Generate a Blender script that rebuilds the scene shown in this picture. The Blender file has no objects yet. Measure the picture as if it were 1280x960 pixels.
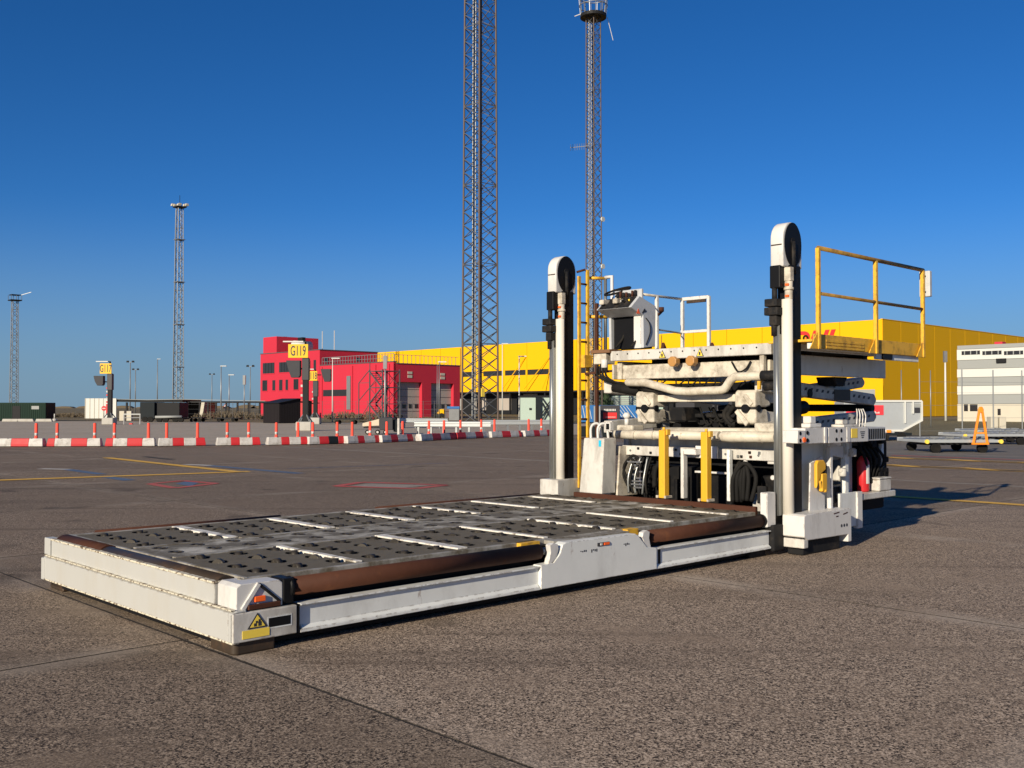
import bpy, math, random
from mathutils import Vector, Matrix
random.seed(11)
sc = bpy.context.scene
R = math.radians
# ------------------------------------------------------------------ camera
F = 1255.0; HC = 1.6; PIT = math.atan(29 / F)
cd = bpy.data.cameras.new("Camera"); cam = bpy.data.objects.new("Camera", cd)
sc.collection.objects.link(cam); sc.camera = cam
cd.sensor_width = 36; cd.lens = 36 * F / 1280; cd.clip_start = 0.1; cd.clip_end = 6000
cam.location = (0, 0, HC); cam.rotation_euler = (math.pi / 2 + PIT, 0, 0)
# ------------------------------------------------------------------ sky + sun
SUN_EL = R(19.0); TRAVEL = R(58.4)          # the light travels along this heading (from +X)
wd = bpy.data.worlds.new("World"); sc.world = wd; wd.use_nodes = True
nt = wd.node_tree; bg = nt.nodes["Background"]
sky = nt.nodes.new("ShaderNodeTexSky"); sky.sky_type = 'NISHITA'; sky.sun_disc = False
sky.sun_elevation = SUN_EL
sky.sun_rotation = R(90) - (TRAVEL + math.pi)
sky.air_density = 0.7; sky.dust_density = 0.1; sky.ozone_density = 4.5; sky.altitude = 0
hs = nt.nodes.new("ShaderNodeHueSaturation"); hs.inputs["Saturation"].default_value = 1.19
nt.links.new(sky.outputs[0], hs.inputs["Color"])
# thin grey-blue haze layer along the whole horizon
tcw = nt.nodes.new("ShaderNodeTexCoord"); sxw = nt.nodes.new("ShaderNodeSeparateXYZ"); nt.links.new(tcw.outputs["Generated"], sxw.inputs[0])
mrw = nt.nodes.new("ShaderNodeMapRange"); mrw.interpolation_type = 'SMOOTHSTEP'
for i_, v_ in ((1, -.02), (2, .20), (3, .92), (4, 0.0)): mrw.inputs[i_].default_value = v_
nt.links.new(sxw.outputs[2], mrw.inputs[0])
mxw = nt.nodes.new("ShaderNodeMix"); mxw.data_type = 'RGBA'; mxw.inputs[7].default_value = (2.6, 3.4, 4.05, 1)
nt.links.new(mrw.outputs[0], mxw.inputs[0]); nt.links.new(hs.outputs[0], mxw.inputs[6])
tnw = nt.nodes.new("ShaderNodeMix"); tnw.data_type = 'RGBA'; tnw.blend_type = 'MULTIPLY'; tnw.inputs[0].default_value = 1.0
tnw.inputs[7].default_value = (0.77, 0.94, 1.10, 1)
nt.links.new(mxw.outputs[2], tnw.inputs[6]); nt.links.new(tnw.outputs[2], bg.inputs[0])
bg.inputs[1].default_value = 0.070
sl = bpy.data.lights.new("sun", 'SUN'); sl.energy = 5.0; sl.angle = R(0.5); sl.color = (1.0, 0.88, 0.69)
so = bpy.data.objects.new("sun", sl); sc.collection.objects.link(so); so.location = (-20, -30, 30)
dv = Vector((math.cos(TRAVEL) * math.cos(SUN_EL), math.sin(TRAVEL) * math.cos(SUN_EL), -math.sin(SUN_EL)))
so.rotation_euler = dv.to_track_quat('-Z', 'Y').to_euler()
sc.view_settings.view_transform = 'Standard'; sc.view_settings.look = 'None'
sc.view_settings.exposure = 0.36; sc.view_settings.gamma = 1.0
sc.render.engine = 'CYCLES'; sc.render.resolution_x = 1024; sc.render.resolution_y = 768

# ------------------------------------------------------------------ measuring: airport axes
ANG = R(43.7075); CA, SA = math.cos(ANG), math.sin(ANG)
O = Vector((-1.788, 6.456, 0.0))
CP, SP = math.cos(PIT), math.sin(PIT)
def ray(px, py):
    x = (px - 640) / F; y = -(py - 480) / F
    return Vector((x, CP - y * SP, SP + y * CP))
def loc(w):
    q = w - O
    return Vector((q.x * CA + q.y * SA, -q.x * SA + q.y * CA, q.z))
def W(a, b, h=0.0):
    return Vector((O.x + a * CA - b * SA, O.y + a * SA + b * CA, h))
def L(px, py, a=None, b=None, h=None):
    """a pixel's direction met with a plane of the airport axes -> (a, b, h)"""
    r = ray(px, py); c = Vector((0, 0, HC))
    if h is not None: t = (h - HC) / r.z
    else:
        c0 = loc(c); rl = Vector((r.x * CA + r.y * SA, -r.x * SA + r.y * CA, r.z))
        t = (a - c0.x) / rl.x if a is not None else (b - c0.y) / rl.y
    return loc(c + r * t)
def G(px, py, h=0.0):
    r = ray(px, py); t = (h - HC) / r.z
    return Vector((r.x * t, r.y * t, h))
def DP(px, py, d):
    r = ray(px, py); t = d / r.y
    return Vector((r.x * t, d, HC + r.z * t))

# ------------------------------------------------------------------ materials
MATS = {}
def mat(name, col, rough=0.55, metal=0.0, var=0.12, scale=3.0, dirt=None, damt=0.5, dscale=2.5,
        streak=1.0, bump=0.0, bscale=60.0, spec=0.4, rustspot=0.0, edge=0.0, emit=0.0, alpha=None, dlo=0.5, dhi=0.72):
    m = bpy.data.materials.new(name); m.use_nodes = True; t = m.node_tree; n = t.nodes; l = t.links
    p = n["Principled BSDF"]
    p.inputs["Roughness"].default_value = rough; p.inputs["Metallic"].default_value = metal
    p.inputs["Specular IOR Level"].default_value = spec
    tc = n.new("ShaderNodeTexCoord")
    nz = n.new("ShaderNodeTexNoise"); nz.inputs["Scale"].default_value = scale; nz.inputs["Detail"].default_value = 7
    nz.inputs["Roughness"].default_value = 0.65
    l.new(tc.outputs["Object"], nz.inputs["Vector"])
    mx = n.new("ShaderNodeMix"); mx.data_type = 'RGBA'
    mx.inputs[6].default_value = (*[c * (1 - var) for c in col], 1)
    mx.inputs[7].default_value = (*[min(1, c * (1 + var)) for c in col], 1)
    l.new(nz.outputs["Fac"], mx.inputs[0]); out = mx.outputs[2]
    if dirt:
        mp = n.new("ShaderNodeMapping"); mp.inputs["Scale"].default_value = (1, 1, 1 / streak)
        l.new(tc.outputs["Object"], mp.inputs[0])
        n2 = n.new("ShaderNodeTexNoise"); n2.inputs["Scale"].default_value = dscale; n2.inputs["Detail"].default_value = 9
        n2.inputs["Roughness"].default_value = 0.72
        l.new(mp.outputs[0], n2.inputs["Vector"])
        mr = n.new("ShaderNodeMapRange"); mr.inputs[1].default_value = dlo; mr.inputs[2].default_value = dhi
        mr.inputs[3].default_value = 0; mr.inputs[4].default_value = damt
        l.new(n2.outputs["Fac"], mr.inputs[0])
        m2 = n.new("ShaderNodeMix"); m2.data_type = 'RGBA'; m2.inputs[7].default_value = (*dirt, 1)
        l.new(mr.outputs[0], m2.inputs[0]); l.new(out, m2.inputs[6]); out = m2.outputs[2]
        ra = n.new("ShaderNodeMapRange"); ra.inputs[3].default_value = rough; ra.inputs[4].default_value = min(1, rough + .25)
        l.new(mr.outputs[0], ra.inputs[0]); l.new(ra.outputs[0], p.inputs["Roughness"])
    if rustspot:
        n4 = n.new("ShaderNodeTexNoise"); n4.inputs["Scale"].default_value = 9; n4.inputs["Detail"].default_value = 8; n4.inputs["Roughness"].default_value = .7
        mp4 = n.new("ShaderNodeMapping"); mp4.inputs["Scale"].default_value = (1, 1, .35); mp4.inputs["Location"].default_value = (3.1, 7.7, 1.3)
        l.new(tc.outputs["Object"], mp4.inputs[0]); l.new(mp4.outputs[0], n4.inputs["Vector"])
        r4 = n.new("ShaderNodeMapRange"); r4.inputs[1].default_value = .64; r4.inputs[2].default_value = .70; r4.inputs[3].default_value = 0; r4.inputs[4].default_value = rustspot
        l.new(n4.outputs["Fac"], r4.inputs[0]); m4 = n.new("ShaderNodeMix"); m4.data_type = 'RGBA'; m4.inputs[7].default_value = (.16, .065, .025, 1)
        l.new(r4.outputs[0], m4.inputs[0]); l.new(out, m4.inputs[6]); out = m4.outputs[2]
    if edge:
        bv = n.new("ShaderNodeBevel"); bv.samples = 4; bv.inputs["Radius"].default_value = .014
        gn = n.new("ShaderNodeNewGeometry"); dt_ = n.new("ShaderNodeVectorMath"); dt_.operation = 'DOT_PRODUCT'
        l.new(bv.outputs[0], dt_.inputs[0]); l.new(gn.outputs["Normal"], dt_.inputs[1])
        e1_ = n.new("ShaderNodeMapRange"); e1_.inputs[1].default_value = .995; e1_.inputs[2].default_value = .90; e1_.inputs[3].default_value = 0; e1_.inputs[4].default_value = 1
        l.new(dt_.outputs["Value"], e1_.inputs[0])
        n5 = n.new("ShaderNodeTexNoise"); n5.inputs["Scale"].default_value = 16; n5.inputs["Detail"].default_value = 6; l.new(tc.outputs["Object"], n5.inputs["Vector"])
        e2_ = n.new("ShaderNodeMapRange"); e2_.inputs[1].default_value = .48; e2_.inputs[2].default_value = .60; e2_.inputs[3].default_value = 0; e2_.inputs[4].default_value = edge
        l.new(n5.outputs["Fac"], e2_.inputs[0]); em = n.new("ShaderNodeMath"); em.operation = 'MULTIPLY'; l.new(e1_.outputs[0], em.inputs[0]); l.new(e2_.outputs[0], em.inputs[1])
        m5 = n.new("ShaderNodeMix"); m5.data_type = 'RGBA'; m5.inputs[7].default_value = (.10, .055, .03, 1)
        l.new(em.outputs[0], m5.inputs[0]); l.new(out, m5.inputs[6]); out = m5.outputs[2]
    l.new(out, p.inputs["Base Color"])
    if bump:
        n3 = n.new("ShaderNodeTexNoise"); n3.inputs["Scale"].default_value = bscale; n3.inputs["Detail"].default_value = 4
        l.new(tc.outputs["Object"], n3.inputs["Vector"])
        b = n.new("ShaderNodeBump"); b.inputs["Strength"].default_value = bump; b.inputs["Distance"].default_value = 0.01
        l.new(n3.outputs["Fac"], b.inputs["Height"]); l.new(b.outputs[0], p.inputs["Normal"])
    MATS[name] = m
    return m
GRIME = (0.10, 0.075, 0.05)
mat('white', (0.55, 0.53, 0.485), 0.42, dirt=GRIME, damt=0.65, dscale=3.6, streak=2.5, bump=0.05, bscale=25, dlo=.45, dhi=.72, rustspot=.8, edge=.9)
mat('white_clean', (0.60, 0.585, 0.555), 0.42, dirt=GRIME, damt=0.45, dscale=4.0, streak=3, dlo=.52, dhi=.8, rustspot=.6, edge=.85)
mat('mast_white', (0.68, 0.64, 0.56), 0.45, var=.06, dirt=(.22, .18, .13), damt=.45, dscale=2.2, streak=6, dlo=.52, dhi=.8)
mat('side_white', (0.68, 0.69, 0.66), 0.38, dirt=(0.16, .13, .10), damt=0.45, dscale=1.6, streak=2, dlo=.5, dhi=.8, rustspot=.5, edge=.8)
mat('cast_white', (0.56, 0.51, 0.42), 0.6, dirt=(0.09, .065, .04), damt=0.75, dscale=5, dlo=.45, dhi=.68, bump=.15, bscale=40, rustspot=.6, edge=.8)
mat('tube_white', (0.58, 0.53, 0.43), 0.5, dirt=(0.14, .09, .055), damt=0.65, dscale=6, dlo=.46, dhi=.70, rustspot=.6)
mat('deck', (0.130, 0.110, 0.076), 0.8, var=.25, scale=14, dirt=(0.075, .06, .04), damt=.7, dscale=5, bump=.5, bscale=160)
mat('strip', (0.74, 0.70, 0.62), 0.5, metal=.05, dirt=(0.15, .12, .08), damt=.9, dscale=7, dlo=.50, dhi=.62)
mat('worn_lane', (0.135, 0.115, 0.08), 0.7, var=.2, scale=9, dirt=(.50, .48, .43), damt=.85, dscale=2.4, dlo=.47, dhi=.62, bump=.3, bscale=120)
mat('panel_white', (0.42, 0.418, 0.395), 0.4, var=.05, dirt=(.36, .31, .22), damt=.6, dscale=1.3, streak=3, dlo=.5, dhi=.85, edge=.8)
mat('chipped', (0.62, 0.57, 0.44), 0.6, var=.1, dirt=(.09, .05, .025), damt=.95, dscale=24, dlo=.50, dhi=.56)
mat('rail_shade_dirt', (0.30, 0.17, 0.03), 0.6, dirt=(.05, .03, .02), damt=.8, dscale=6, dlo=.45, dhi=.65)  # brown holds both dirt and the shade on the rails' right side
mat('bay_shade', (0.007, 0.007, 0.008), spec=.12, rough=0.7, var=.4, dirt=(.035, .03, .024), damt=.5, dscale=7)  # near-black base paints in the shadow of the machine bays, plus some dirt
mat('worn_steel', (0.36, 0.34, 0.30), 0.55, metal=.1, dirt=(0.12, .097, .062), damt=.97, dscale=5, dlo=.40, dhi=.60)
mat('rust', (0.062, 0.024, 0.014), 0.7, spec=.15, var=.3, scale=9, dirt=(0.14, .055, .022), damt=.5, dscale=6, dlo=.55, dhi=.75, bump=.1)
mat('brown_plate', (0.05, 0.035, 0.023), 0.5, metal=.2, var=.3, scale=6, dirt=(0.17, .08, .035), damt=.6, dscale=5, dlo=.52, dhi=.75)
mat('black', (0.008, 0.008, 0.009), spec=.12, rough=0.45, var=.3)
mat('rubber', (0.012, 0.0115, 0.011), spec=.12, rough=0.75, var=.3, dirt=(.045, .038, .03), damt=.5)
mat('dark', (0.014, 0.014, 0.015), spec=.12, rough=0.6, var=.3, dirt=(.09, .07, .05), damt=.5, dscale=6)
mat('steel', (0.30, 0.31, 0.30), 0.35, metal=.7, dirt=(.12, .11, .08), damt=.6, dscale=8, streak=5)
mat('chrome', (0.6, 0.6, 0.6), 0.2, metal=.9)
mat('caster', (0.045, 0.038, 0.03), 0.5, metal=.3, var=.4, scale=40, dirt=(.40, .34, .25), damt=.8, dscale=26, dlo=.60, dhi=.66)
mat('pit', (0.018, 0.016, 0.014), 0.9)  # near-black for hole walls and floors, painted in place of their shade
mat('yellow', (0.72, 0.40, 0.03), 0.5, dirt=(.14, .075, .03), damt=.7, dscale=6, dlo=.48, dhi=.70, edge=.9)
mat('yellow_post', (0.68, 0.36, 0.02), 0.5, dirt=(.22, .11, .03), damt=.5, dscale=8, dlo=.58, dhi=.76)
mat('label_yellow', (0.85, 0.62, 0.08), 0.5)
mat('orange', (0.9, 0.13, 0.02), 0.3)
mat('lamp_amber', (0.42, 0.21, 0.06), 0.4, dirt=(.3, .16, .08), damt=.6, dscale=20)
mat('redpaint', (0.48, 0.02, 0.025), 0.35)
mat('cyan', (0.02, 0.42, 0.62), 0.5)
mat('console_grey', (0.46, 0.47, 0.48), 0.45, dirt=GRIME, damt=.3, dscale=5)
mat('wood', (0.17, 0.085, 0.04), 0.7, var=.3, scale=8)
# background
mat('concrete', (0.42, 0.40, 0.36), 0.85, dirt=(.25, .23, .2), damt=.6, dscale=1.5, bump=.2)
mat('bar_white', (0.52, 0.50, 0.47), 0.6, dirt=(.2, .17, .14), damt=.7, dscale=4, dlo=.45, dhi=.7)
mat('bar_red', (0.50, 0.02, 0.025), 0.55, dirt=(.35, .05, .05), damt=.4, dscale=3)
mat('post_orange', (0.85, 0.085, 0.05), 0.5)
mat('sign_yellow', (0.74, 0.43, 0.0), 0.5, var=.03)
mat('ink', (0.03, 0.03, 0.035), 0.5, var=.05)
mat('galv', (0.27, 0.28, 0.28), 0.45, metal=.5, var=.2, dirt=(.2, .2, .19), damt=.5)
mat('tower_brown', (0.11, 0.08, 0.065), 0.6, metal=.2, var=.3, scale=1.5)
mat('tower_grey', (0.20, 0.205, 0.21), 0.5, metal=.3, var=.25, scale=2)
mat('dark_grey', (0.016, 0.0165, 0.018), spec=.12, rough=0.55, var=.2)
mat('stair_grey', (0.10, 0.10, 0.105), 0.5, metal=.2, var=.3)
mat('brace_grey', (0.12, 0.12, 0.125), 0.5, metal=.3, var=.3)
mat('shed', (0.017, 0.014, 0.015), spec=.12, rough=0.7, var=.15)
mat('hall_yellow', (0.74, 0.395, 0.003), 0.7, spec=.15, var=.04, scale=.1)
mat('hall_red', (0.62, 0.02, 0.02), 0.6, var=.05)
mat('fire_red', (0.48, 0.02, 0.042), 0.65, var=.06, scale=.2)
mat('window', (0.024, 0.021, 0.02), 0.12, var=.3, spec=.6)
mat('garage_door', (0.36, 0.32, 0.28), 0.5, var=.08)
mat('clad_white', (0.56, 0.56, 0.52), 0.6, var=.05, scale=.3)
mat('clad_grey', (0.27, 0.28, 0.27), 0.6, var=.05, scale=.3)
mat('clad_cream', (0.5, 0.46, 0.37), 0.7, var=.1, scale=.4)
mat('green_box', (0.004, 0.021, 0.013), spec=.12, rough=0.55, var=.2)
mat('hut_green', (0.36, 0.45, 0.38), 0.6, var=.08)
mat('navy_box', (0.012, 0.016, 0.019), spec=.12, rough=0.6, var=.2)
mat('blue_box', (0.02, 0.13, 0.36), 0.5, var=.1)
mat('grey_box', (0.05, 0.05, 0.056), spec=.12, rough=0.5, var=.1)
mat('alu', (0.45, 0.47, 0.47), 0.4, metal=.35, var=.12, dirt=(.3, .3, .29), damt=.4, dscale=1.5)
mat('banner_red', (0.70, 0.04, 0.05), 0.5)
mat('tow_orange', (0.90, 0.26, 0.02), 0.45)
mat('stone', (0.5, 0.47, 0.42), 0.9, dirt=(.3, .27, .22), damt=.5)
mat('twig', (0.11, 0.085, 0.055), 0.9, var=.4, scale=1)
mat('leaf', (0.035, 0.06, 0.025), 0.8, var=.4, scale=1)
mat('beige', (0.55, 0.46, 0.34), 0.6, var=.1)
M = MATS

# ------------------------------------------------------------------ mesh building
col = sc.collection
class MB:
    def __init__(s, off=(0, 0, 0)):
        s.v = []; s.f = []; s.sm = []; s.mi = []; s.off = Vector(off); s.m = 0
    def add(s, vs, fs, smooth=False):
        n = len(s.v); s.v += [Vector(v) - s.off for v in vs]
        for f in fs:
            s.f.append([n + i for i in f]); s.sm.append(smooth); s.mi.append(s.m)
        return s
    def box(s, x0, x1, y0, y1, z0, z1):
        x0, x1 = min(x0, x1), max(x0, x1); y0, y1 = min(y0, y1), max(y0, y1); z0, z1 = min(z0, z1), max(z0, z1)
        v = [(x0, y0, z0), (x1, y0, z0), (x1, y1, z0), (x0, y1, z0), (x0, y0, z1), (x1, y0, z1), (x1, y1, z1), (x0, y1, z1)]
        return s.add(v, [(0, 3, 2, 1), (4, 5, 6, 7), (0, 1, 5, 4), (1, 2, 6, 5), (2, 3, 7, 6), (3, 0, 4, 7)])
    def prism(s, prof, axis, lo, hi, smooth=False):
        """prof: 2D outline; axis 'a': (b,h), 'b': (a,h), 'h': (a,b)"""
        def P(p, t):
            return {'a': (t, p[0], p[1]), 'b': (p[0], t, p[1]), 'h': (p[0], p[1], t)}[axis]
        n = len(prof)
        v = [P(p, lo) for p in prof] + [P(p, hi) for p in prof]
        area = sum(prof[i][0] * prof[(i + 1) % n][1] - prof[(i + 1) % n][0] * prof[i][1] for i in range(n))
        ccw = (area > 0) ^ (axis == 'b')
        caps = [list(range(n))[::-1], list(range(n, 2 * n))]
        sides = [(i, (i + 1) % n, n + (i + 1) % n, n + i) for i in range(n)]
        if not ccw: caps = [c[::-1] for c in caps]; sides = [q[::-1] for q in sides]
        s.add(v, caps); k = len(s.v) - 2 * n
        for q in sides: s.f.append([k + i for i in q]); s.sm.append(smooth); s.mi.append(s.m)
        return s
    def tube(s, pts, r, n=10, caps=True, closed=False):
        pts = [Vector(p) for p in pts]; m = len(pts); rings = []
        up = Vector((0, 0, 1)); prev = None
        for i, p in enumerate(pts):
            if closed: d = (pts[(i + 1) % m] - pts[i - 1])
            elif i == 0: d = pts[1] - p
            elif i == m - 1: d = p - pts[i - 1]
            else: d = (pts[i + 1] - p).normalized() + (p - pts[i - 1]).normalized()
            d.normalize()
            if prev is None:
                x = d.cross(up)
                if x.length < 1e-3: x = d.cross(Vector((1, 0, 0)))
            else: x = prev - d * prev.dot(d)
            x.normalize(); prev = x; y = d.cross(x)
            rr = r[i] if isinstance(r, (list, tuple)) else r
            rings.append([p + (x * math.cos(2 * math.pi * k / n) + y * math.sin(2 * math.pi * k / n)) * rr for k in range(n)])
        v = [q for ring in rings for q in ring]; f = []
        for i in range(m if closed else m - 1):
            j = (i + 1) % m
            for k in range(n):
                f.append((i * n + k, i * n + (k + 1) % n, j * n + (k + 1) % n, j * n + k))
        s.add(v, f, True)
        if caps and not closed:
            base = len(s.v) - len(v)
            s.f.append([base + k for k in range(n)][::-1]); s.sm.append(False); s.mi.append(s.m)
            s.f.append([base + (m - 1) * n + k for k in range(n)]); s.sm.append(False); s.mi.append(s.m)
        return s
    def cyl(s, p0, p1, r, n=14): return s.tube([p0, p1], r, n)
    def bar(s, p0, p1, w, t=None):
        """square bar"""
        p0 = Vector(p0); p1 = Vector(p1); d = (p1 - p0).normalized(); t = t or w
        x = d.cross(Vector((0, 0, 1)))
        if x.length < 1e-3: x = Vector((1, 0, 0))
        x.normalize(); y = d.cross(x)
        c = [x * w / 2 + y * t / 2, -x * w / 2 + y * t / 2, -x * w / 2 - y * t / 2, x * w / 2 - y * t / 2]
        v = [p0 + q for q in c] + [p1 + q for q in c]
        return s.add(v, [(3, 2, 1, 0), (4, 5, 6, 7), (0, 1, 5, 4), (1, 2, 6, 5), (2, 3, 7, 6), (3, 0, 4, 7)])
    def mesh(s, name, mats):
        me = bpy.data.meshes.new(name); me.from_pydata([tuple(v) for v in s.v], [], s.f)
        if not isinstance(mats, (list, tuple)): mats = [mats]
        for m in mats: me.materials.append(M[m])
        for p, k, i in zip(me.polygons, s.sm, s.mi): p.use_smooth = k; p.material_index = i
        me.update(); return me
    def build(s, name, mats, parent=None, bevel=0.0, seg=1):
        o = bpy.data.objects.new(name, s.mesh(name, mats)); col.objects.link(o)
        if parent: o.parent = parent
        if bevel:
            b = o.modifiers.new("bevel", 'BEVEL'); b.width = bevel; b.segments = seg; b.limit_method = 'ANGLE'; b.angle_limit = R(40)
        return o
def tag(o, label, cat, group=None):
    o['label'] = label; o['category'] = cat
    if group: o['group'] = group
    return o
def thing(name, label, cat, at, rz=0.0, group=None):
    o = bpy.data.objects.new(name, None); col.objects.link(o); o.empty_display_size = .2
    o.location = at; o.rotation_euler = (0, 0, rz)
    return tag(o, label, cat, group)
def inst(name, me, parent, mtx):
    o = bpy.data.objects.new(name, me); col.objects.link(o); o.parent = parent; o.matrix_local = mtx; return o
def struct(o): o['kind'] = 'structure'; return o
def stuff(o): o['kind'] = 'stuff'; return o
def circ(cx, cy, r, n, a0=0.0, a1=2 * math.pi):
    return [(cx + r * math.cos(a0 + (a1 - a0) * i / n), cy + r * math.sin(a0 + (a1 - a0) * i / n)) for i in range(n)]
UNIT = {}
def unitbar(m, n=4):
    if (m, n) not in UNIT:
        b = MB()
        if n == 4: b.box(-.5, .5, -.5, .5, 0, 1)
        else: b.tube([(0, 0, 0), (0, 0, 1)], .5, n)
        UNIT[(m, n)] = b.mesh('bar', m)
    return UNIT[(m, n)]
def barobj(name, p0, p1, w, m, parent, n=4):
    p0 = Vector(p0); p1 = Vector(p1); d = p1 - p0
    mt = Matrix.Translation(p0) @ d.to_track_quat('Z', 'Y').to_matrix().to_4x4() @ Matrix.Diagonal((w, w, d.length, 1))
    return inst(name, unitbar(m, n), parent, mt)
def text(name, s, size, m, parent, mtx, shear=0.0, bold=0.0, depth=0.01, xs=1.0):
    cu = bpy.data.curves.new(name, 'FONT'); cu.body = s; cu.size = size; cu.extrude = depth; cu.shear = shear; cu.offset = bold
    cu.align_x = 'CENTER'; cu.align_y = 'CENTER'
    t = bpy.data.objects.new(name, cu); col.objects.link(t)
    bpy.context.view_layer.update()
    me = bpy.data.meshes.new_from_object(t.evaluated_get(bpy.context.evaluated_depsgraph_get()))
    bpy.data.objects.remove(t); me.materials.clear(); me.materials.append(M[m])
    return inst(name, me, parent, mtx @ Matrix.Diagonal((xs, 1, 1, 1)))
UPRIGHT = Matrix.Rotation(R(90), 4, 'X')                              # text standing up, facing -Y
FACE_U = Matrix.Rotation(R(-90), 4, 'Z') @ Matrix.Rotation(R(90), 4, 'X')   # standing up, facing -a in airport axes
# ================================================================== GROUND
def ground_mat(name, base, blotch, speck_d, speck_l, edge=None, half=None, speck=1.0, rnd=0.0):
    m = bpy.data.materials.new(name); m.use_nodes = True; t = m.node_tree; n = t.nodes; l = t.links
    p = n["Principled BSDF"]; p.inputs["Roughness"].default_value = .88; p.inputs["Specular IOR Level"].default_value = .25
    ge = n.new("ShaderNodeNewGeometry")
    def noise(sc_, det=5, ro=.6):
        x = n.new("ShaderNodeTexNoise"); x.inputs["Scale"].default_value = sc_; x.inputs["Detail"].default_value = det
        x.inputs["Roughness"].default_value = ro; l.new(ge.outputs["Position"], x.inputs["Vector"]); return x.outputs["Fac"]
    def rng(v, a, b, c, d):
        x = n.new("ShaderNodeMapRange"); x.inputs[1].default_value = a; x.inputs[2].default_value = b
        x.inputs[3].default_value = c; x.inputs[4].default_value = d; l.new(v, x.inputs[0]); return x.outputs[0]
    def mix(f, a, b):
        x = n.new("ShaderNodeMix"); x.data_type = 'RGBA'
        if isinstance(f, float): x.inputs[0].default_value = f
        else: l.new(f, x.inputs[0])
        for s_, q in ((6, a), (7, b)):
            if isinstance(q, tuple): x.inputs[s_].default_value = (*q, 1)
            else: l.new(q, x.inputs[s_])
        return x.outputs[2]
    c = mix(rng(noise(.35, 6, .65), .35, .68, 0, 1), base, blotch)
    c = mix(rng(noise(1.7, 6, .7), .48, .75, 0, .55), c, tuple(q * .72 for q in base))
    s1 = noise(85, 2, .6); s2 = noise(62, 2, .6)
    def cells(sc_):
        x = n.new("ShaderNodeTexVoronoi"); x.inputs["Scale"].default_value = sc_; x.inputs["Randomness"].default_value = 1.0
        l.new(ge.outputs["Position"], x.inputs["Vector"]); sp_ = n.new("ShaderNodeSeparateColor"); l.new(x.outputs["Color"], sp_.inputs[0]); return sp_.outputs[0], sp_.outputs[1]
    v1, v1b = cells(82); v2, v2b = cells(140)
    smooth = rng(noise(.8, 4, .6), .52, .66, 1.0, .35)          # worn smooth patches show less stone
    def mul(a, b):
        x = n.new("ShaderNodeMath"); x.operation = 'MULTIPLY'; l.new(a, x.inputs[0]); l.new(b, x.inputs[1]); return x.outputs[0]
    c = mix(mul(rng(v1, .60, .78, 0, .95 * speck), smooth), c, speck_d)
    c = mix(mul(rng(v1b, .70, .85, 0, .85 * speck), smooth), c, speck_l)
    c = mix(mul(rng(v2, .62, .80, 0, .8 * speck), smooth), c, speck_d)
    c = mix(mul(rng(v2b, .76, .88, 0, .7 * speck), smooth), c, speck_l)
    # tyre-scrubbed streaks and old oil spots
    mp = n.new("ShaderNodeMapping"); mp.inputs["Rotation"].default_value = (0, 0, -ANG + .25); mp.inputs["Scale"].default_value = (.10, 2.2, 1)
    l.new(ge.outputs["Position"], mp.inputs[0]); st = n.new("ShaderNodeTexNoise"); st.inputs["Scale"].default_value = 1.0; st.inputs["Detail"].default_value = 5
    l.new(mp.outputs[0], st.inputs["Vector"])
    c = mix(rng(st.outputs["Fac"],   .54, .70, 0, .5), c, tuple(q * .38 for q in base))
    c = mix(rng(noise(.9, 2, .4), .665, .72, 0, .55), c, tuple(q * .3 for q in base))
    if edge:
        tc = n.new("ShaderNodeTexCoord"); sx = n.new("ShaderNodeSeparateXYZ"); l.new(tc.outputs["Object"], sx.inputs[0])
        ds = []
        for i in (0, 1):
            ab = n.new("ShaderNodeMath"); ab.operation = 'ABSOLUTE'; l.new(sx.outputs[i], ab.inputs[0])
            ds.append(rng(ab.outputs[0], half[i] - .28, half[i] - .02, 0, 1))
        mxn = n.new("ShaderNodeMath"); mxn.operation = 'MAXIMUM'; l.new(ds[0], mxn.inputs[0]); l.new(ds[1], mxn.inputs[1])
        mu = n.new("ShaderNodeMath"); mu.operation = 'MULTIPLY'; l.new(mxn.outputs[0], mu.inputs[0]); l.new(rng(noise(.6, 5), .42, .62, .0, .75), mu.inputs[1])
        c = mix(mu.outputs[0], c, edge)
    if rnd:
        oi = n.new("ShaderNodeObjectInfo"); v = n.new("ShaderNodeHueSaturation")
        l.new(rng(oi.outputs["Random"], 0, 1, 1 - rnd, 1 + rnd), v.inputs["Value"]); l.new(c, v.inputs["Color"]); c = v.outputs[0]
        mo = n.new("ShaderNodeMix"); mo.data_type = 'RGBA'; mo.blend_type = 'MULTIPLY'; mo.inputs[0].default_value = 1.0; l.new(c, mo.inputs[6]); l.new(oi.outputs["Color"], mo.inputs[7]); c = mo.outputs[2]
    l.new(c, p.inputs["Base Color"])
    b = n.new("ShaderNodeBump"); b.inputs["Strength"].default_value = .35; b.inputs["Distance"].default_value = .006
    l.new(s1, b.inputs["Height"]); l.new(b.outputs[0], p.inputs["Normal"])
    MATS[name] = m
SA_, SB_ = 4.55, 4.93
ground_mat('apron_slab', (0.208, 0.152, 0.108), (0.275, 0.210, 0.152), (0.018, 0.012, 0.009), (0.50, 0.39, 0.29),
           edge=(0.36, 0.30, 0.24), half=(SA_ / 2, SB_ / 2), rnd=.08)
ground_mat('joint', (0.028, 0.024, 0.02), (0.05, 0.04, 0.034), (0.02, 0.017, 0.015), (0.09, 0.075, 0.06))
ground_mat('far_concrete', (0.374, 0.317, 0.248), (0.432, 0.367, 0.295), (0.288, 0.238, 0.187), (0.454, 0.389, 0.317), speck=.4)
ground_mat('grey_asphalt', (0.168, 0.148, 0.124), (0.200, 0.176, 0.152), (0.080, 0.076, 0.072), (0.208, 0.200, 0.184), speck=.5)
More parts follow.
